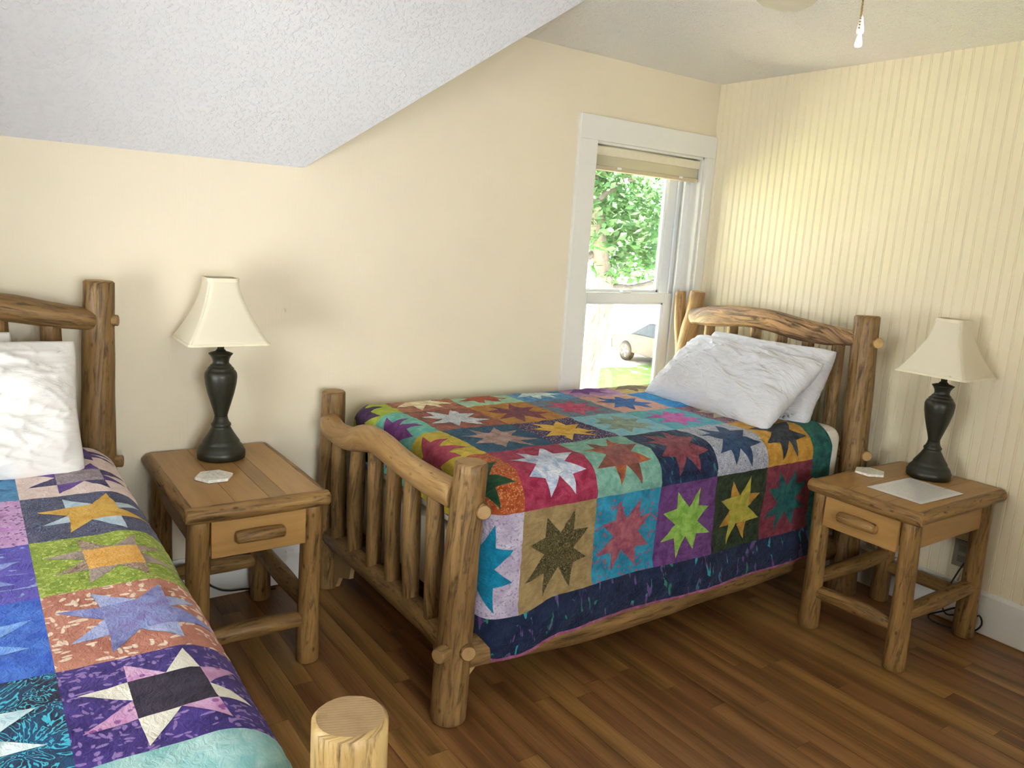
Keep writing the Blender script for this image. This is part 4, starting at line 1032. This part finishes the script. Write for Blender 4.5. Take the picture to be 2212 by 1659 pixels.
def tree(base, label, trunk, branches, blobs, nleaf, size, seed, mat):
    e = empty('tree', base); tag(e, label, 'tree', 'trees outside the window'); B = Vector(base)
    log('trunk', [Vector(p)-B for p in trunk[0]], trunk[1], (BARK, BARK_E), e, seed, 18, 0.10, 0.15)
    for i, (pts, rr) in enumerate(branches):
        log('branch', [Vector(p)-B for p in pts], rr, (BARK, BARK_E), e, seed+3+i, 12, 0.08, 0.1)
    rg = random.Random(seed); V, F = [], []
    tot = sum(b[1]**2 for b in blobs)
    for (c, rad, sq) in blobs:
        for _ in range(int(nleaf*rad*rad/tot)):
            d = Vector((rg.gauss(0, 1), rg.gauss(0, 1), rg.gauss(0, 1))).normalized()*rad*(rg.random()**0.45); d.z *= sq
            p = Vector(c)+d-B; s = size*rg.uniform(0.6, 1.3)
            nrm = Vector((rg.gauss(0, 0.7), rg.gauss(0, 0.7), 0.6+rg.random())).normalized(); t_ = nrm.orthogonal().normalized()
            t_ = Matrix.Rotation(rg.uniform(0, 6.28), 3, nrm) @ t_; b_ = nrm.cross(t_)
            i0 = len(V)
            V += [p-t_*s*0.5, p+b_*s*0.34-nrm*s*0.08, p+t_*s*0.6-nrm*s*0.12, p-b_*s*0.34-nrm*s*0.08, p]
            F += [(i0, i0+4, i0+1), (i0+1, i0+4, i0+2), (i0+2, i0+4, i0+3), (i0+3, i0+4, i0)]
    o = link('foliage', mesh('foliage', V, F, False), mat, e); tag(o, kind='stuff')
tree((3.30, 5.25, ZG), 'pale-barked leafy tree close outside the window',
     ([(3.40, 5.25, ZG), (3.70, 5.22, -0.8), (3.89, 5.28, 0.0), (4.03, 5.31, 0.7), (3.9, 5.4, 1.6), (3.6, 5.5, 3.2)], [0.21, 0.165, 0.15, 0.14, 0.11, 0.07]),
     [([(3.90, 5.32, 0.60), (4.15, 5.3, 0.82), (4.6, 5.25, 0.86), (5.4, 5.2, 1.1)], [0.10, 0.085, 0.07, 0.03]), ([(3.60, 5.35, 1.2), (4.2, 5.6, 1.45), (5.0, 5.9, 1.9)], [0.06, 0.045, 0.02]), ([(3.6, 5.4, 1.9), (4.1, 5.2, 2.3), (4.7, 5.1, 2.5)], [0.05, 0.04, 0.02])],
     [((4.35, 5.4, 2.3), 0.85, 0.7), ((3.9, 5.2, 1.75), 0.55, 0.8), ((4.75, 5.6, 1.65), 0.6, 0.8), ((4.2, 5.3, 1.15), 0.40, 0.6), ((5.2, 5.3, 2.2), 0.9, 0.8), ((3.3, 5.6, 3.0), 1.0, 0.7), ((4.9, 5.4, 1.2), 0.45, 0.7), ((3.75, 5.3, 2.4), 0.6, 0.8), ((4.1, 5.7, 2.9), 0.7, 0.8), ((4.3, 5.6, 1.6), 0.5, 0.8)], 5200, 0.12, 410, LEAF)
tree((16.0, 12.6, ZG), 'dense green tree farther off beyond the drive',
     ([(16.0, 12.6, ZG), (15.8, 12.7, 0.5), (14.0, 13.2, 4.0)], [0.3, 0.24, 0.12]), [([(15.2, 12.9, 1.8), (12.8, 12.9, 2.8)], [0.1, 0.04])],
     [((11.2, 13.0, 3.0), 2.0, 0.8), ((12.8, 13.0, 2.4), 1.7, 0.8), ((10.0, 13.6, 4.4), 2.1, 0.9), ((12.2, 13.2, 5.4), 2.2, 0.9), ((14.0, 13.5, 4.0), 1.8, 0.9), ((18.6, 14.2, 2.6), 2.7, 0.7), ((17.0, 14.8, 4.2), 2.2, 0.8)], 9000, 0.30, 450, LEAF2)
# parked car
def car(loc, rz):
    e = empty('car', loc, rz); tag(e, 'grey car parked on the drive beyond the window', 'car')
    P = [(-2.2, 0.32), (-2.25, 0.62), (-2.1, 0.80), (-1.15, 0.92), (-0.45, 1.36), (0.75, 1.42), (1.55, 1.02), (2.15, 0.94), (2.25, 0.55), (2.15, 0.30)]
    bm = bmesh.new()
    def ring(y, k, top):
        return [bm.verts.new((x_*(1-0.02*k), y, z_ if z_ < 0.95 else 0.95+(z_-0.95)*top)) for (x_, z_) in P]
    rs = [ring(-0.86, 1, 0.0), ring(-0.88, 0, 0.0), ring(-0.66, 0, 1.0), ring(0.66, 0, 1.0), ring(0.88, 0, 0.0), ring(0.86, 1, 0.0)]
    n = len(P)
    for a, b in zip(rs, rs[1:]):
        for i in range(n):
            vs = [a[i], a[(i+1) % n], b[(i+1) % n], b[i]]
            bm.faces.new(vs)
    bm.faces.new(rs[0]); bm.faces.new(list(reversed(rs[-1])))
    bmesh.ops.remove_doubles(bm, verts=bm.verts, dist=0.001)
    from_bm('body', bm, m_plain('shade_dark_car_paint', '17191c', 0.4, 0.0), e)  # paint darkened nearly to black, standing in for shade on the car
    gm = m_plain('dark_car_glass', '2a3036', 0.08)
    for s in (-1, 1):
        for (x0, x1, x2, x3) in ((-0.95, -0.42, 0.08, 0.12), (0.18, 0.14, 0.72, 1.25)):
            y0, y1 = s*0.885, s*0.70
            V = [(x0, y0, 0.97), (x1, y1, 1.32), (x2, y1, 1.34), (x3, y0, 0.97)]
            link('side_window', mesh('side_window', V, [(0, 1, 2, 3)]), gm, e)
    for x_ in (-1.38, 1.35):
        for s in (-1, 1):
            wv = empty('wheel', (x_, s*0.79, 0.33), 0, e)
            wv.rotation_euler = (math.pi/2, 0, 0)
            lathe('tyre', [(0.20, -0.10), (0.31, -0.105), (0.335, -0.07), (0.335, 0.07), (0.31, 0.105), (0.20, 0.10)], MAT_BLACK, wv, 28)
            rm = m_plain('alloy_rim', 'd8dade', 0.3, 0.6)
            bm = bmesh.new()
            for k in range(5): box_into(bm, (0.03, -0.028, -0.108), (0.21, 0.028, 0.108), 0, Matrix.Rotation(k*2*math.pi/5, 4, 'Z'))
            bmesh.ops.create_cone(bm, cap_ends=True, segments=16, radius1=0.06, radius2=0.06, depth=0.222)
            from_bm('spokes', bm, rm, wv)
car((15.57, 14.72, ZG), R(-97.5))
